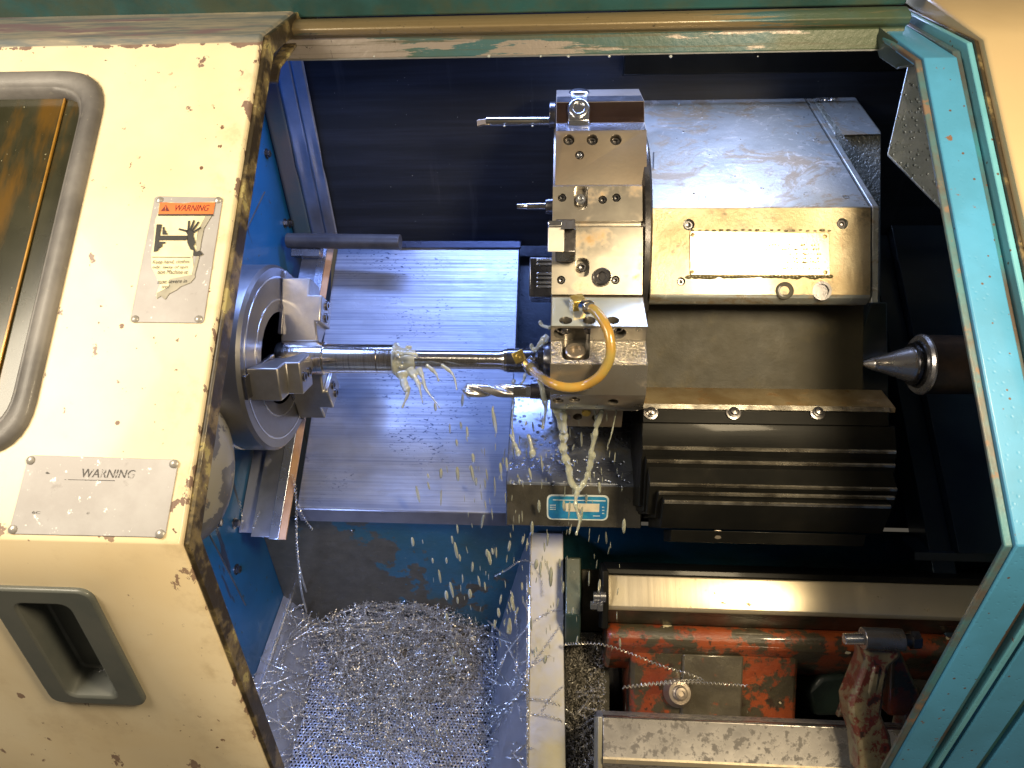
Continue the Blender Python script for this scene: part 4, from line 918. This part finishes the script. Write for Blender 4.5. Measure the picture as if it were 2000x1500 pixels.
for i in range(2): b.slab([fold[i], fold[i+1], pl_[i+1], pl_[i]], PNL.n*-.0015)
build(b, 'left_chute', PANS, pan)
b = MB().tube(fold, .0035, 10); build(b, 'bright_fold', steel('fold_bright', (.7, .72, .8), .25, .9), pan)
b = MB()
for i in range(2): b.slab([fold[i], fold[i+1], Vector((-.4640, fold[i+1].y, fold[i+1].z+.012)), Vector((-.4640, fold[i].y, fold[i].z+.012))], PNL.n*-.001)
build(b, 'chute_flange', PANS, pan)
# divider strip
dvd = thing('chute_divider', 'upright wet steel divider strip between pan and bed', 'divider', vw(-.01, -.5, 1.0))
s0 = [Q(1036, 1040, 1.05), Q(1034, 1250, .995), Q(1030, 1560, .925)]; s1 = [Q(1100, 1040, 1.05), Q(1101, 1250, .995), Q(1106, 1560, .925)]
b = MB().skin([(p.y, p.z) for p in s0], [p.x for p in s0], [p.x for p in s1], .003, raw=True)
build(b, 'top_strip', STRIP, dvd, bevel=.001)
rt = [PNL.P(-.1045, y_far), PNL.P(-.1045, PNL.xy(960, 1350)[1]), PNL.P(-.1045, y_near)]
s0b = [p+XA*-.0005+FW*.002 for p in s0]; b = MB()
for i in range(2): b.slab([rt[i], rt[i+1], s0b[i+1], s0b[i]], FW*.002)
build(b, 'sloping_side', PANS, dvd)
b = MB()
for i in range(2): b.slab([s1[i]+FW*.002, s1[i+1]+FW*.002, s1[i+1]+FW*.14, s1[i]+FW*.14], XA*-.002)
build(b, 'back_side', PANS, dvd)
build(MB().tube([p-FW*.0005 for p in s0], .0013, 8), 'bright_edge', CHROME, dvd)
st = build(MB().prism([(1088, 1.0), (1200, .97), (1260, 1.0), (1260, 1.1), (1088, 1.1)], XX(1104, 1150, 1.0), XX(1134, 1150, 1.0)), 'bracket_post', mat_teal('wet_teal_post', (.018, .045, .04), (.06, .055, .03), False, .6, .6), None, bevel=.002); tag(st, 'narrow wet teal post standing right behind the divider strip', 'post')
ob = build(MB().prism([(1110, 1.04), (1190, 1.02), (1230, 1.05), (1230, 1.1), (1110, 1.1)], XX(1136, 1150, 1.02), XX(1196, 1150, 1.02)), 'oily_block', OLIVE, None, bevel=.002); tag(ob, 'olive oily block behind the rail end', 'block')
# ================================================================== bed: rails, red casting, clamp
rl = thing('guide_rail', 'upper ground steel guide rail with black end bracket', 'rail', vw(.35, -.3, .95))
rx0 = XX(1188, 1150, .94)
build(MB().prism([(1096, 1.0), (1112, .955), (1118, .951), (1121, .948), (1180, .932), (1187, .9345), (1211, .956), (1214, 1.0)], rx0, .745), 'rail_body', RAIL, rl, bevel=.001)
build(MB().prism([(1094, 1.0), (1107, .950), (1117.5, .9475), (1120.5, .949), (1112, .957), (1098, 1.0)], rx0-.003, .745), 'black_cap', BLACKC, rl, bevel=.001)
build(MB().prism([(1187.5, .9335), (1210, .9545), (1212, .9560), (1189, .9365)], rx0, .745), 'under_bevel', steel('dark_bevel', (.14, .12, .09), .3, .8, (.08, .07, .05), 16, (3, 100, 100), .2), rl)
b = MB().prism([(1096, 1.0), (1112, .93), (1160, .925), (1225, .928), (1222, 1.0)], rx0-.009, rx0-.0005); bkt = build(b, 'end_bracket', BLACKC, rl, bevel=.0015)
for q in ((1162, 1165), (1156, 1183)):
    p = Q(q[0]+15, q[1], .93); build(MB().lathe(p, -XA, [(-.004, .0085), (.003, .0085), (.0032, .0060), (.012, .0060), (.0125, .0035)], 18 if q[0] > 1160 else 6), 'bracket_bolt', STEELC, rl, smooth=30)
rb = thing('lower_guide_rail', 'lower mottled grey steel guide rail with milky end', 'rail', vw(.35, -.5, .86))
lx0_ = XX(1178, 1440, .848)
build(MB().prism([(1384, .90), (1393, .862), (1397, .855), (1472, .846), (1478, .8445), (1487, .846), (1494, .855), (1560, .87), (1600, .90), (1600, .99), (1384, .99)], lx0_, .745), 'rail_body', RAILM, rb, bevel=.001)
build(MB().prism([(1392, .8625), (1395, .8555), (1397.5, .8535), (1398.5, .856)], lx0_, .745), 'bright_edge', STEELC, rb)
build(MB().prism([(1473.5, .8450), (1478, .8432), (1486, .8445), (1487, .8475), (1478, .8465)], lx0_, .745), 'tan_edge', RAIL, rb)
build(MB().prism([(1396, .857), (1500, .848), (1560, .868), (1560, .93), (1396, .93)], lx0_-.006, lx0_-.0003), 'end_face', STRIP, rb, bevel=.001)
rc = thing('red_bed_casting', 'worn red painted bed casting between the two guide rails', 'bed casting', vw(.3, -.45, .95))
b = MB().prism([(1212, .958), (1225, .945), (1250, .940), (1275, .955), (1300, 1.0), (1300, 1.10), (1212, 1.10)], XX(1186, 1240, .95), .744)
build(b, 'upper_flange', RED, rc, bevel=.006)
b = MB(); xx = [XX(1232, 1280, .955), XX(1560, 1300, .955)]
b.prism([(1262, .950), (1300, .956), (1395, .962), (1500, .98), (1500, 1.08), (1262, 1.08)], xx[0], xx[1]); build(b, 'web', RED, rc, bevel=.006)
b = MB().prism([(1268, .947), (1300, .950), (1410, .956), (1410, .98), (1268, .98)], XX(1332, 1320, .95), XX(1452, 1320, .95))
build(b, 'worn_pad', steel('oily_worn_pad', (.13, .115, .08), .28, .3, (.08, .07, .05), 20, None, .3, .7, dirt=(.25, .06, .02), dlo=.6, dhi=.66, dscale=30), rc, bevel=.003)
build(MB().lathe(Q(1325, 1352, .952), (-FW+UW*.35), [(-.004, .020), (.006, .017), (.012, .0145), (.013, .0100), (.017, .0095), (.018, .0075), (.024, .0072), (.025, .004), (.022, .0035), (.022, 0)], 28), 'bed_bolt', STEELB, rc, smooth=35)
gc = tag(build(MB().slab([Q(*p) for p in ((1572, 1350, .99), (1605, 1322, .985), (1660, 1316, .985), (1700, 1330, .99), (1710, 1400, .99), (1590, 1402, .99))], FW*.06), 'green_casting', steel('dark_green_casting', (.02, .035, .025), .5, 0, (.012, .02, .016), 25, None, .3, .1), None, bevel=.008), 'dark green rounded casting in shadow behind the clamp', 'casting')
sr = tag(build(MB().prism([(1330, .93), (1345, .905), (1400, .905), (1400, .95)], XX(1765, 1370, .91), XX(1835, 1370, .91)), 'rusty_block', CLAMP, None, bevel=.005), 'rusty block at the right of the clamp on the lower rail', 'block')
fl = tag(build(MB().prism([(1210, 1.12), (1600, 1.05), (1600, 1.08), (1210, 1.15)], XX(1105, 1300, 1.1), .744), 'bed_floor', simple('black_oily_floor', (.012, .012, .010), .25, .2, .4), None), 'black oily floor of the machine bed', 'floor', kind='structure')
cl = thing('clamp_bracket', 'peeling cream and rusty red clamp bracket hooked over the lower rail', 'clamp', Q(1715, 1500, .80))
CP = [(1688, 1252), (1764, 1255), (1762, 1285), (1738, 1306), (1728, 1350), (1724, 1400), (1742, 1440), (1754, 1520), (1683, 1525), (1676, 1450), (1662, 1405), (1659, 1372), (1678, 1325), (1691, 1292)]
def wcl(y): return .815 if y < 1350 else .815-.012*(y-1350)/100
cb_ = build(MB().slab([Q(x, y, wcl(y)) for x, y in CP], FW*.035), 'clamp_arm', CLAMP, cl, bevel=.005)
build(MB().slab([Q(x, y, .812+.0*y) for x, y in ((1708, 1300), (1722, 1302), (1716, 1350), (1711, 1410), (1702, 1420), (1690, 1400), (1690, 1370), (1700, 1330))], FW*.02), 'rib', CLAMP, cl, bevel=.003)
build(MB().cyl(Q(1684, 1247, .815), Q(1762, 1250, .815), .0125, seg=32), 'boss', steel('wet_boss', (.36, .35, .36), .25, .8, (.25, .22, .2), 25), cl, bevel=.001)
th = MB(); a_, b_ = Q(1648, 1248, .815), Q(1686, 1248, .815); th.cyl(a_, b_, .0052, seg=18)
for i in range(11): p = a_.lerp(b_, (i+.5)/11); th.lathe(p-XA*.0009, XA, [(0, .0052), (.0009, .0064), (.0018, .0052)], 18)
build(th, 'threaded_bolt', STEELC, cl, smooth=30)
build(MB().cyl(Q(1760, 1250, .815), Q(1778, 1250, .815), .007, seg=20).lathe(Q(1778, 1250, .815), XA, [(0, .0105), (.009, .0105), (.010, .009)], 6), 'bolt_head', STEELD, cl, smooth=30)
b = MB().slab([Q(*p) for p in ((1745, 1275, .85), (1762, 1275, .85), (1800, 1360, .87), (1770, 1400, .87), (1735, 1400, .87))], FW*.03); build(b, 'rear_arm', RED, cl, bevel=.004)
build(MB().slab([Q(*p) for p in ((1663, 1330, .86), (1672, 1340, .86), (1650, 1402, .86), (1636, 1402, .86))], FW*.01), 'side_tab', CLAMP, cl, bevel=.002)
# ================================================================== swarf
WIRE = .00044; HR = .0013
def curl(name, pts, label, group, r=HR, pitch=.0052, wire=WIRE, mat=None):
    b = MB().tube(helix(pts, r, pitch, wire), wire, 4); o = build(b, name, mat or SWARF, None, smooth=None); return tag(o, label, 'swarf', group)
def mound(x, y): # height of the heap over the pan in metres, (x, y) = px on the picture of the empty pan
    return .070*math.exp(-((x-790)/165)**4-((y-1145)/85)**2)+.020*math.exp(-((x-790)/160)**4-((y-1290)/150)**2)
P = lambda x, y, h=.004: PNL.at(x, y, h)
def plane3(a, b, c):
    n = (b-a).cross(c-a).normalized(); return (a, n if n.dot(CAM-a) > 0 else -n)
PL_CH = plane3(fold[0], fold[1], pl_[1]); PL_FL = (fold[0], XA); PL_SD = plane3(s0b[0], s0b[1], rt[1]); PL_ST = plane3(s0[0], s0[1], s1[1])
def hitpl(pl, x, y, h):
    d = ray(x, y); o = pl[0]+pl[1]*h; return CAM+d*((o-CAM).dot(pl[1])/d.dot(pl[1]))
def topx(q):                                                     # where a point lies on the picture
    d = q-CAM; return (1000+F*d.dot(CR)/d.dot(CF), 750-F*d.dot(CU)/d.dot(CF))
def surf(x, y, h=.004):
    lim = 640-(y-1200)*.25; fl = 590-(y-1090)*.355
    if x < fl: return Q(x, y, 1.238-(y-1085)*.000745-h)
    if x < lim: return hitpl(PL_CH, x, y, h)
    if x > 1104: return Q(x, y, .99)
    if x > 1033: return hitpl(PL_ST, x, y, h)
    if x > 968 and y > 1100: return hitpl(PL_SD, x, y, h)
    return P(x, max(y, 1125), h+(mound(x, y) if 'mound' in globals() else 0))
def onsurf(q):
    x, y = topx(q) if isinstance(q, Vector) else q[:2]
    return surf(x, y, .006)
def C(px): return [p if isinstance(p, Vector) else Q(*p) for p in px]
curl('swarf_curl', C([(570, 925, .995), (578, 955, .99), (578, 1020, .985), (582, 1090, 1.0), (588, 1150, 1.06), P(600, 1200, .03)]), 'long beaded swarf curl hanging from the tan wiper edge', None)
curl('swarf_curl', C([(574, 940, .992), (580, 1000, .985), (579, 1060, .99), (585, 1110, 1.03), P(604, 1170, .06), P(632, 1230, .03)]), 'second hanging swarf curl twisted beside the long one at the tan wiper edge', None)
curl('swarf_curl', C([(582, 985, .99), (592, 1010, 1.0), (610, 1035, 1.02)]), 'short swarf curl caught at the lower left corner of the slide plate', None)
curl('swarf_curl', C([(468, 978, .98), (473, 1010, .98), (472, 1036, .98)]), 'short upright swarf curl on the blue wall beside the bolts', None)
curl('swarf_curl', C([(507, 998, .965), (500, 1015, .962), (494, 1035, .96)]), 'short tilted swarf curl at the lower end of the deflector strip', None)
curl('swarf_curl', C([(1102, 1258, .975), (1150, 1256, .94), (1190, 1262, .93), (1235, 1278, .93), (1290, 1300, .93), (1340, 1315, .93), (1370, 1326, .93)]), 'long beaded swarf curl arching from the divider onto the red casting', None, .0016, .0056, .00062)
curl('swarf_curl', C([(1216, 1342, .93), (1260, 1336, .925), (1320, 1330, .92), (1375, 1329, .925)]), 'straight beaded swarf curl lying across the red casting above the bolt', None, .0016, .0054, .00058)
curl('swarf_curl', C([(1216, 1343, .925), (1290, 1336, .918), (1370, 1334, .925), (1460, 1340, .93)]), 'longest straight swarf curl crossing the red casting in front of the bolt', None, .0016, .0054, .00058)
pt = []
for i in range(10):
    a = i/9; pt.append(P(900+130*a, 1150-45*a+20*math.sin(a*3), .05+.03*a))
curl('swarf_curl', C([P(880, 1150, .05), P(930, 1140, .06), (985, 1115, 1.08), (1015, 1095, 1.04), (1040, 1100, 1.03), (1057, 1130, 1.02), (1060, 1165, 1.01)]), 'beaded swarf curl bridging from the pile over the top of the divider', None)
wire = MB().tube(catmull(C([(687, 1036, 1.06), P(705, 1075, .1), P(735, 1100, .1), P(768, 1118, .08), P(770, 1127, .08), P(745, 1124, .07), P(700, 1126, .06), P(660, 1150, .05), P(645, 1190, .03)])), .0009, 6); tag(build(wire, 'loose_wire', SWARF, None, smooth=60), 'smooth loose wire bending down in front of the bare bed wall', 'wire')
SH = 'thin beaded steel swarf curl strewn over the chip pan and its sloping sides'; SG = 'loose swarf curls over the chip pan'
loose = [[(467, 1145, 1.09), P(520, 1180, .05), P(575, 1205, .02), P(640, 1225, .02)], [P(490, 1220, .05), P(560, 1218, .03), P(620, 1235, .01), P(690, 1260, .02)], [P(475, 1275, .05), P(530, 1290, .03), P(590, 1322, .01)],
 [P(545, 1275, .03), P(600, 1245, .02), P(660, 1200, .03), P(700, 1165, .05)], [P(516, 1378, .03), P(580, 1340, .02), P(660, 1295, .02), P(730, 1275, .03)], [P(548, 1336, .02), P(600, 1355, .01), P(660, 1350, .01), P(720, 1335, .02)],
 [P(700, 1255, .03), P(800, 1258, .03), P(880, 1268, .02), P(940, 1300, .02)], [P(575, 1440, .01), P(600, 1390, .01), P(625, 1330, .01), P(650, 1250, .01)], [P(640, 1138, .06), P(720, 1165, .06), P(800, 1195, .05), P(880, 1230, .04)],
 [P(830, 1460, .01), P(860, 1440, .01), P(930, 1440, .015), P(1000, 1452, .04), (1040, 1462, .935)], [P(860, 1350, .02), P(862, 1410, .02), P(900, 1435, .02), P(950, 1440, .03)], [P(905, 1320, .02), P(920, 1370, .02), P(945, 1420, .02), P(955, 1432, .02)],
 [P(950, 1430, .03), (985, 1380, 1.02), (1015, 1335, .99), (1040, 1300, .965), (1075, 1280, .955)], [P(955, 1330, .05), (985, 1336, 1.03), (1015, 1318, .99), (1030, 1310, .975)], [P(965, 1320, .05), (985, 1280, 1.04), (1030, 1225, 1.0), (1075, 1195, .98), (1098, 1190, .98)],
 [P(960, 1435, .04), (1010, 1405, .98), (1050, 1395, .955), (1090, 1405, .95), (1120, 1430, .95)], [P(955, 1400, .04), (1000, 1375, 1.0), (1040, 1365, .96), (1080, 1372, .95), (1125, 1400, .96)], [(1100, 1190, .975), (1098, 1215, .975), (1075, 1250, .97), (1050, 1285, .97), (1030, 1310, .97)],
 [(1060, 1390, .948), (1075, 1365, .948), (1100, 1340, .95)], [P(740, 1180, .06), P(800, 1150, .07), P(860, 1140, .07), P(950, 1120, .09)], [P(700, 1230, .03), P(780, 1290, .02), P(800, 1360, .01), P(790, 1440, .01)], [P(640, 1160, .05), P(665, 1200, .03), P(690, 1260, .02)],
 [P(600, 1245, .02), P(700, 1222, .04), P(830, 1220, .04), P(950, 1240, .03), P(1000, 1255, .06)], [P(530, 1160, .06), P(560, 1190, .03), P(600, 1260, .01), P(610, 1330, .01)]]
WH = ['from the blue wall over the left chute, highest of the left ones', 'across the middle of the left chute', 'short, low on the left chute above the holes', 'from the bright left fold up to the heap', 'long diagonal from the lower left up over the perforated floor',
 'sagging over the left edge of the holes, below the long diagonal one', 'lying level across the heap middle', 'upright along the left edge of the perforated floor', 'diagonal across the upper heap', 'along the bottom of the picture onto the divider', 'hooked shape low on the right of the pan',
 'curved, right of the hooked one low in the pan', 'rising from the lower right pan corner over the divider', 'short smooth arc from heap to divider edge', 'big loop over the divider beside the rail bolts', 'low arc over the divider reaching the gutter', 'second low arc over the divider just above the lowest',
 'hanging down the right side of the big loop on the divider', 'short dull brown piece on the divider strip', 'arched along the top of the heap', 'winding down the middle of the perforated floor', 'short, at the upper left corner of the heap', 'level from left chute past the heap to the divider foot', 'steep, dropping down the left chute beside the hanging curls']
for L_, w_ in zip(loose, WH): curl('swarf_curl', [onsurf(q) for q in L_], 'thin swarf curl '+w_, SG)
rnd = random.Random(11); M1 = MB(); M2 = MB(); M3 = MB()
for i in range(430):
    x = rnd.uniform(600, 950); y = 1130+rnd.random()**.8*330; a = rnd.gauss(0, .9); l = rnd.uniform(40, 190)
    if i % 3 == 0: y = rnd.uniform(1140, 1240); a = rnd.gauss(0, .35)
    k = rnd.uniform(-.6, .6); pts = []
    for j in range(5):
        t = j/4; xx_ = x+l*t*math.cos(a+k*t); yy_ = y+l*t*math.sin(a+k*t)*.8
        yy_ = max(1120, yy_); xx_ = min(962, max(590-(yy_-1200)*.1, xx_))
        pts.append(P(xx_, yy_, mound(xx_, yy_)+rnd.uniform(.001, .012)))
    M1.tube(helix(pts, rnd.uniform(.0010, .0016), rnd.uniform(.0040, .0060), 0, 6), rnd.uniform(.00036, .00056), 3)
for i in range(380):
    x, y = rnd.gauss(780, 150), rnd.uniform(1135, 1500) if i < 230 else rnd.uniform(1290, 1520); a = rnd.choice([rnd.gauss(0, .5), rnd.gauss(1.57, .6), rnd.gauss(2.6, .4)]); l = rnd.uniform(80, 260); k = rnd.uniform(-.5, .5); pts = []
    for j in range(6):
        t = j/5-.5; xx_ = min(1030, max(470+(y-1135)*.12, x+l*t*math.cos(a+k*t))); yy_ = min(1560, max(1125, y+l*t*math.sin(a+k*t))); pts.append(surf(xx_, yy_, rnd.uniform(.004, .016)))
    if max((a_-b_).length for a_, b_ in zip(pts, pts[1:])) > .09: continue
    M1.tube(helix(pts, rnd.uniform(.0011, .0015), rnd.uniform(.0046, .0062), 0, 6), rnd.uniform(.00036, .00050), 3)
o = build(M1, 'curled_swarf', SWARF, None, smooth=None); tag(o, 'tangled heap of thin beaded steel curls on the pan floor', 'swarf', kind='stuff')
for i in range(5200):
    x = rnd.gauss(790, 110); y = 1140+rnd.random()*380
    if i % 4 == 0: y = rnd.gauss(1180, 35)
    lim = 640-(y-1200)*.21
    if x < lim+3 or x > 958 or y < 1128: continue
    if y > 1330 and mnoise.noise(Vector((x*.014, y*.014, 0))) > .05 and rnd.random() < .8: continue
    h = mound(x, y)*rnd.uniform(.75, 1.0)+rnd.uniform(.0, .004); c = P(x, y, h); r = rnd.uniform(.0010, .0026); u = Vector((rnd.gauss(0, 1), rnd.gauss(0, 1), rnd.gauss(0, 1))).normalized(); v = perp(u)[0]; a0 = rnd.random()*6; pts = []
    da = rnd.uniform(.5, 1.3)
    for j in range(4): a = a0+j*da; pts.append(c+(v*math.cos(a)+u.cross(v)*math.sin(a))*r+u*(j*.0004))
    M2.tube(pts, rnd.uniform(.0003, .00065), 3)
for i in range(1500):                                            # right hand sump between divider and rail
    x = rnd.uniform(1108, 1182); y = 1240+rnd.random()*260; c = Q(x, y, 1.04-(y-1240)*.00030+rnd.uniform(-.01, .01)); r = rnd.uniform(.001, .0035); u = Vector((rnd.gauss(0, 1), rnd.gauss(0, 1), rnd.gauss(0, 1))).normalized(); v = perp(u)[0]; a0 = rnd.random()*6
    M3.tube([c+(v*math.cos(a0+j)+u.cross(v)*math.sin(a0+j))*r for j in range(4)], rnd.uniform(.0003, .0007), 3)
o = build(M2, 'shredded_swarf', SWARFD, None, smooth=None); tag(o, 'fine shredded steel chips covering the perforated floor', 'swarf', kind='stuff')
# a solid core so that the heap is not hollow
hb = MB(); nx, ny = 36, 30; vs = []; fs = []
for j in range(ny):
    for i in range(nx):
        x = 610+350*i/(nx-1); y = 1122+250*j/(ny-1); hh = mound(x, y)*.90-.010+.004*mnoise.noise(Vector((x*.05, y*.05, 1))); vs.append(P(x, y, max(-.004, hh)))
for j in range(ny-1):
    for i in range(nx-1): a = j*nx+i; fs.append((a, a+1, a+nx+1, a+nx))
hb.add(vs, fs); o = build(hb, 'packed_swarf', steel('packed_swarf_mass', (.09, .08, .06), .35, .7, (.25, .22, .18), 200, None, .5, .3, pit=350), None, smooth=None); tag(o, 'dark packed mass of chips inside the swarf heap', 'swarf', kind='stuff')
fb = MB().slab([Q(1104, 1235, 1.06), Q(1190, 1235, 1.06), Q(1190, 1560, .97), Q(1104, 1560, .97)], FW*.01); fo = build(fb, 'gutter_sheet', simple('black_oily_gutter', (.03, .028, .02), .2, .4, .6, (.06, .055, .04), 30), None); tag(fo, 'black oily gutter between divider strip and rails', 'gutter')
for i in range(9):
    x, y = rnd.uniform(1108, 1150), rnd.uniform(1350, 1480); a = rnd.uniform(-.9, .9); l = rnd.uniform(30, 60)
    M3.tube(helix([Q(x, y, .99), Q(x+l*.5*math.cos(a), y+l*.5*math.sin(a), .975), Q(min(1172, x+l*math.cos(a)), y+l*math.sin(a), .985)], .0014, .0034, 0, 6), .0005, 3)
o = build(M3, 'gutter_swarf', SWARFD, None, smooth=None); tag(o, 'fine oily chips in the dark gutter beside the lower rail', 'swarf', kind='stuff')
# ================================================================== coolant
def blob(mb, name, label, vox=.0011, kind='stuff'):
    o = build(mb, name, COOL, None, smooth=None)
    md = o.modifiers.new('r', 'REMESH'); md.mode = 'VOXEL'; md.voxel_size = vox; md.use_smooth_shade = True
    sm = o.modifiers.new('s', 'SMOOTH'); sm.iterations = 5; sm.factor = .6
    return tag(o, label, 'coolant', kind=kind)
rnd = random.Random(21); b = MB()
xs_ = x2
b.lathe(A(x2-.0005), XA, [(0, .0155), (.0002, .0222), (.004, .0225), (.006, .0190), (.010, .0160), (.020, .0138), (.030, .0130), (.030, .0118), (.0, .0118)], 40)
for i in range(26): a = rnd.random()*6.28; b.ball(A(x2+rnd.uniform(.0, .02), .0175*math.sin(a), .0175*math.cos(a)), rnd.uniform(.0012, .003), XA, 1.5, 8)
def drip(mb, pts, r0, r1, beads=2):
    pts = catmull([Q(*p) for p in pts], 5); n = len(pts); ph = rnd.random()*6
    mb.tube(pts, [max(.0006, r0+(r1-r0)*i/(n-1))*(1+.18*math.sin(ph+i*.8*beads/2)+.12*math.sin(ph*3+i*1.9)) for i in range(n)], 8)
    mb.ball(pts[-1], max(.0012, r1*1.5), Vector((0, 0, 1)), 1.5, 8)
drip(b, [(785, 728, .885), (790, 750, .88), (796, 768, .88), (786, 795, .88)], .008, .0012)
drip(b, [(800, 722, .885), (812, 740, .88), (818, 752, .88), (825, 785, .88)], .006, .001)
drip(b, [(818, 720, .885), (826, 738, .88), (832, 760, .88), (858, 795, .88)], .004, .0009)
drip(b, [(832, 712, .888), (850, 728, .89), (856, 742, .89)], .003, .0014); drip(b, [(862, 712, .888), (880, 726, .89), (888, 740, .89), (892, 760, .89)], .0028, .0011)
drip(b, [(782, 690, .87), (800, 690, .865), (812, 693, .868)], .004, .002)
blob(b, 'coolant_splash', 'pale milky coolant splashing round the bar where drill meets bar', .0009)
b = MB()
drip(b, [(1088, 795, .83), (1096, 822, .85), (1101, 850, .86), (1100, 880, .87), (1110, 910, .88), (1115, 940, .885), (1130, 955, .885), (1142, 940, .885), (1152, 915, .88), (1158, 890, .87)], .0062, .0030, 4)
drip(b, [(1176, 800, .84), (1166, 830, .85), (1160, 860, .86), (1153, 890, .87), (1150, 915, .88)], .0038, .0028, 3)
drip(b, [(1082, 790, .83), (1100, 812, .84), (1102, 840, .85)], .0075, .003)
drip(b, [(1128, 956, .885), (1124, 985, .885), (1132, 1015, .885), (1126, 1042, .885)], .0035, .0016, 4)
drip(b, [(1056, 740, .86), (1062, 775, .86), (1066, 800, .87), (1060, 835, .875)], .0050, .0016, 2)
drip(b, [(1004, 740, .885), (1001, 765, .885), (1003, 790, .885), (1000, 830, .885), (1006, 870, .885)], .0026, .0014, 4)
drip(b, [(1026, 728, .875), (1022, 745, .875), (1010, 757, .875)], .0022, .0014); drip(b, [(1204, 800, .84), (1196, 840, .85), (1187, 875, .86)], .0016, .0008)
drip(b, [(1070, 655, .86), (1056, 672, .86), (1044, 684, .87), (1038, 676, .87)], .0050, .002); drip(b, [(1074, 640, .86), (1060, 636, .87), (1055, 630, .87)], .003, .0018)
drip(b, [(996, 848, .9), (1003, 862, .9), (1012, 884, .9)], .0018, .0028); drip(b, [(1031, 848, .9), (1036, 862, .9), (1040, 885, .9)], .0022, .0034, 1)
drip(b, [(1158, 780, .84), (1163, 812, .85), (1164, 830, .85)], .0012, .0022)
blob(b, 'coolant_stream', 'milky coolant streams pouring from the lower tool block', .001)
b = MB(); G = Vector((0, 0, 1))
for i in range(300):
    x = rnd.gauss(1020, 105) if i % 3 else rnd.uniform(790, 1220); y = rnd.uniform(900, 1290) if i % 4 else rnd.uniform(780, 950)
    if x > 1240 or x < 860+rnd.uniform(-60, 40) or (y < 830 and x < 1010 and rnd.random() < .6): continue
    big = rnd.random(); r = .0005+.0022*big**3.5; b.ball(Q(x, y, rnd.uniform(.84, .98)), r, G+XA*rnd.gauss(0, .07), rnd.uniform(6, 15)*(1 if r < .0012 else .55), 8)
for q in ((872, 1205, 3.2), (885, 1290, 3.6), (872, 1163, 3.6), (918, 1160, 3.6), (806, 1058, 3.2), (951, 1080, 2.8), (872, 1095, 2.2), (845, 1095, 2.0), (924, 895, 3.2), (892, 865, 2.4), (850, 795, 2.6), (853, 1430, 2.6)): b.ball(Q(q[0], q[1], .9), q[2]*.00075, G, 3.6, 10)
o = build(b, 'coolant_drops', COOL, None, smooth=80); tag(o, 'falling milky coolant drops in front of slide plate and bed', 'coolant', kind='stuff')
b = MB()
for x in (648, 731, 955, 1006, 1056, 1110, 1190, 1310, 1480): b.ball(Q(x, 110, .80), rnd.uniform(.0008, .0022), G, .8, 10)
for x in (985, 1040): b.ball(Q(x, 246, .924), .0016, G, .8, 8)
tag(build(b, 'hanging_drops', simple('clear_drop', (.35, .38, .38), .03, 0, .8), None, smooth=80), 'small drops hanging from the header lip and boring bar', 'drops', kind='stuff')
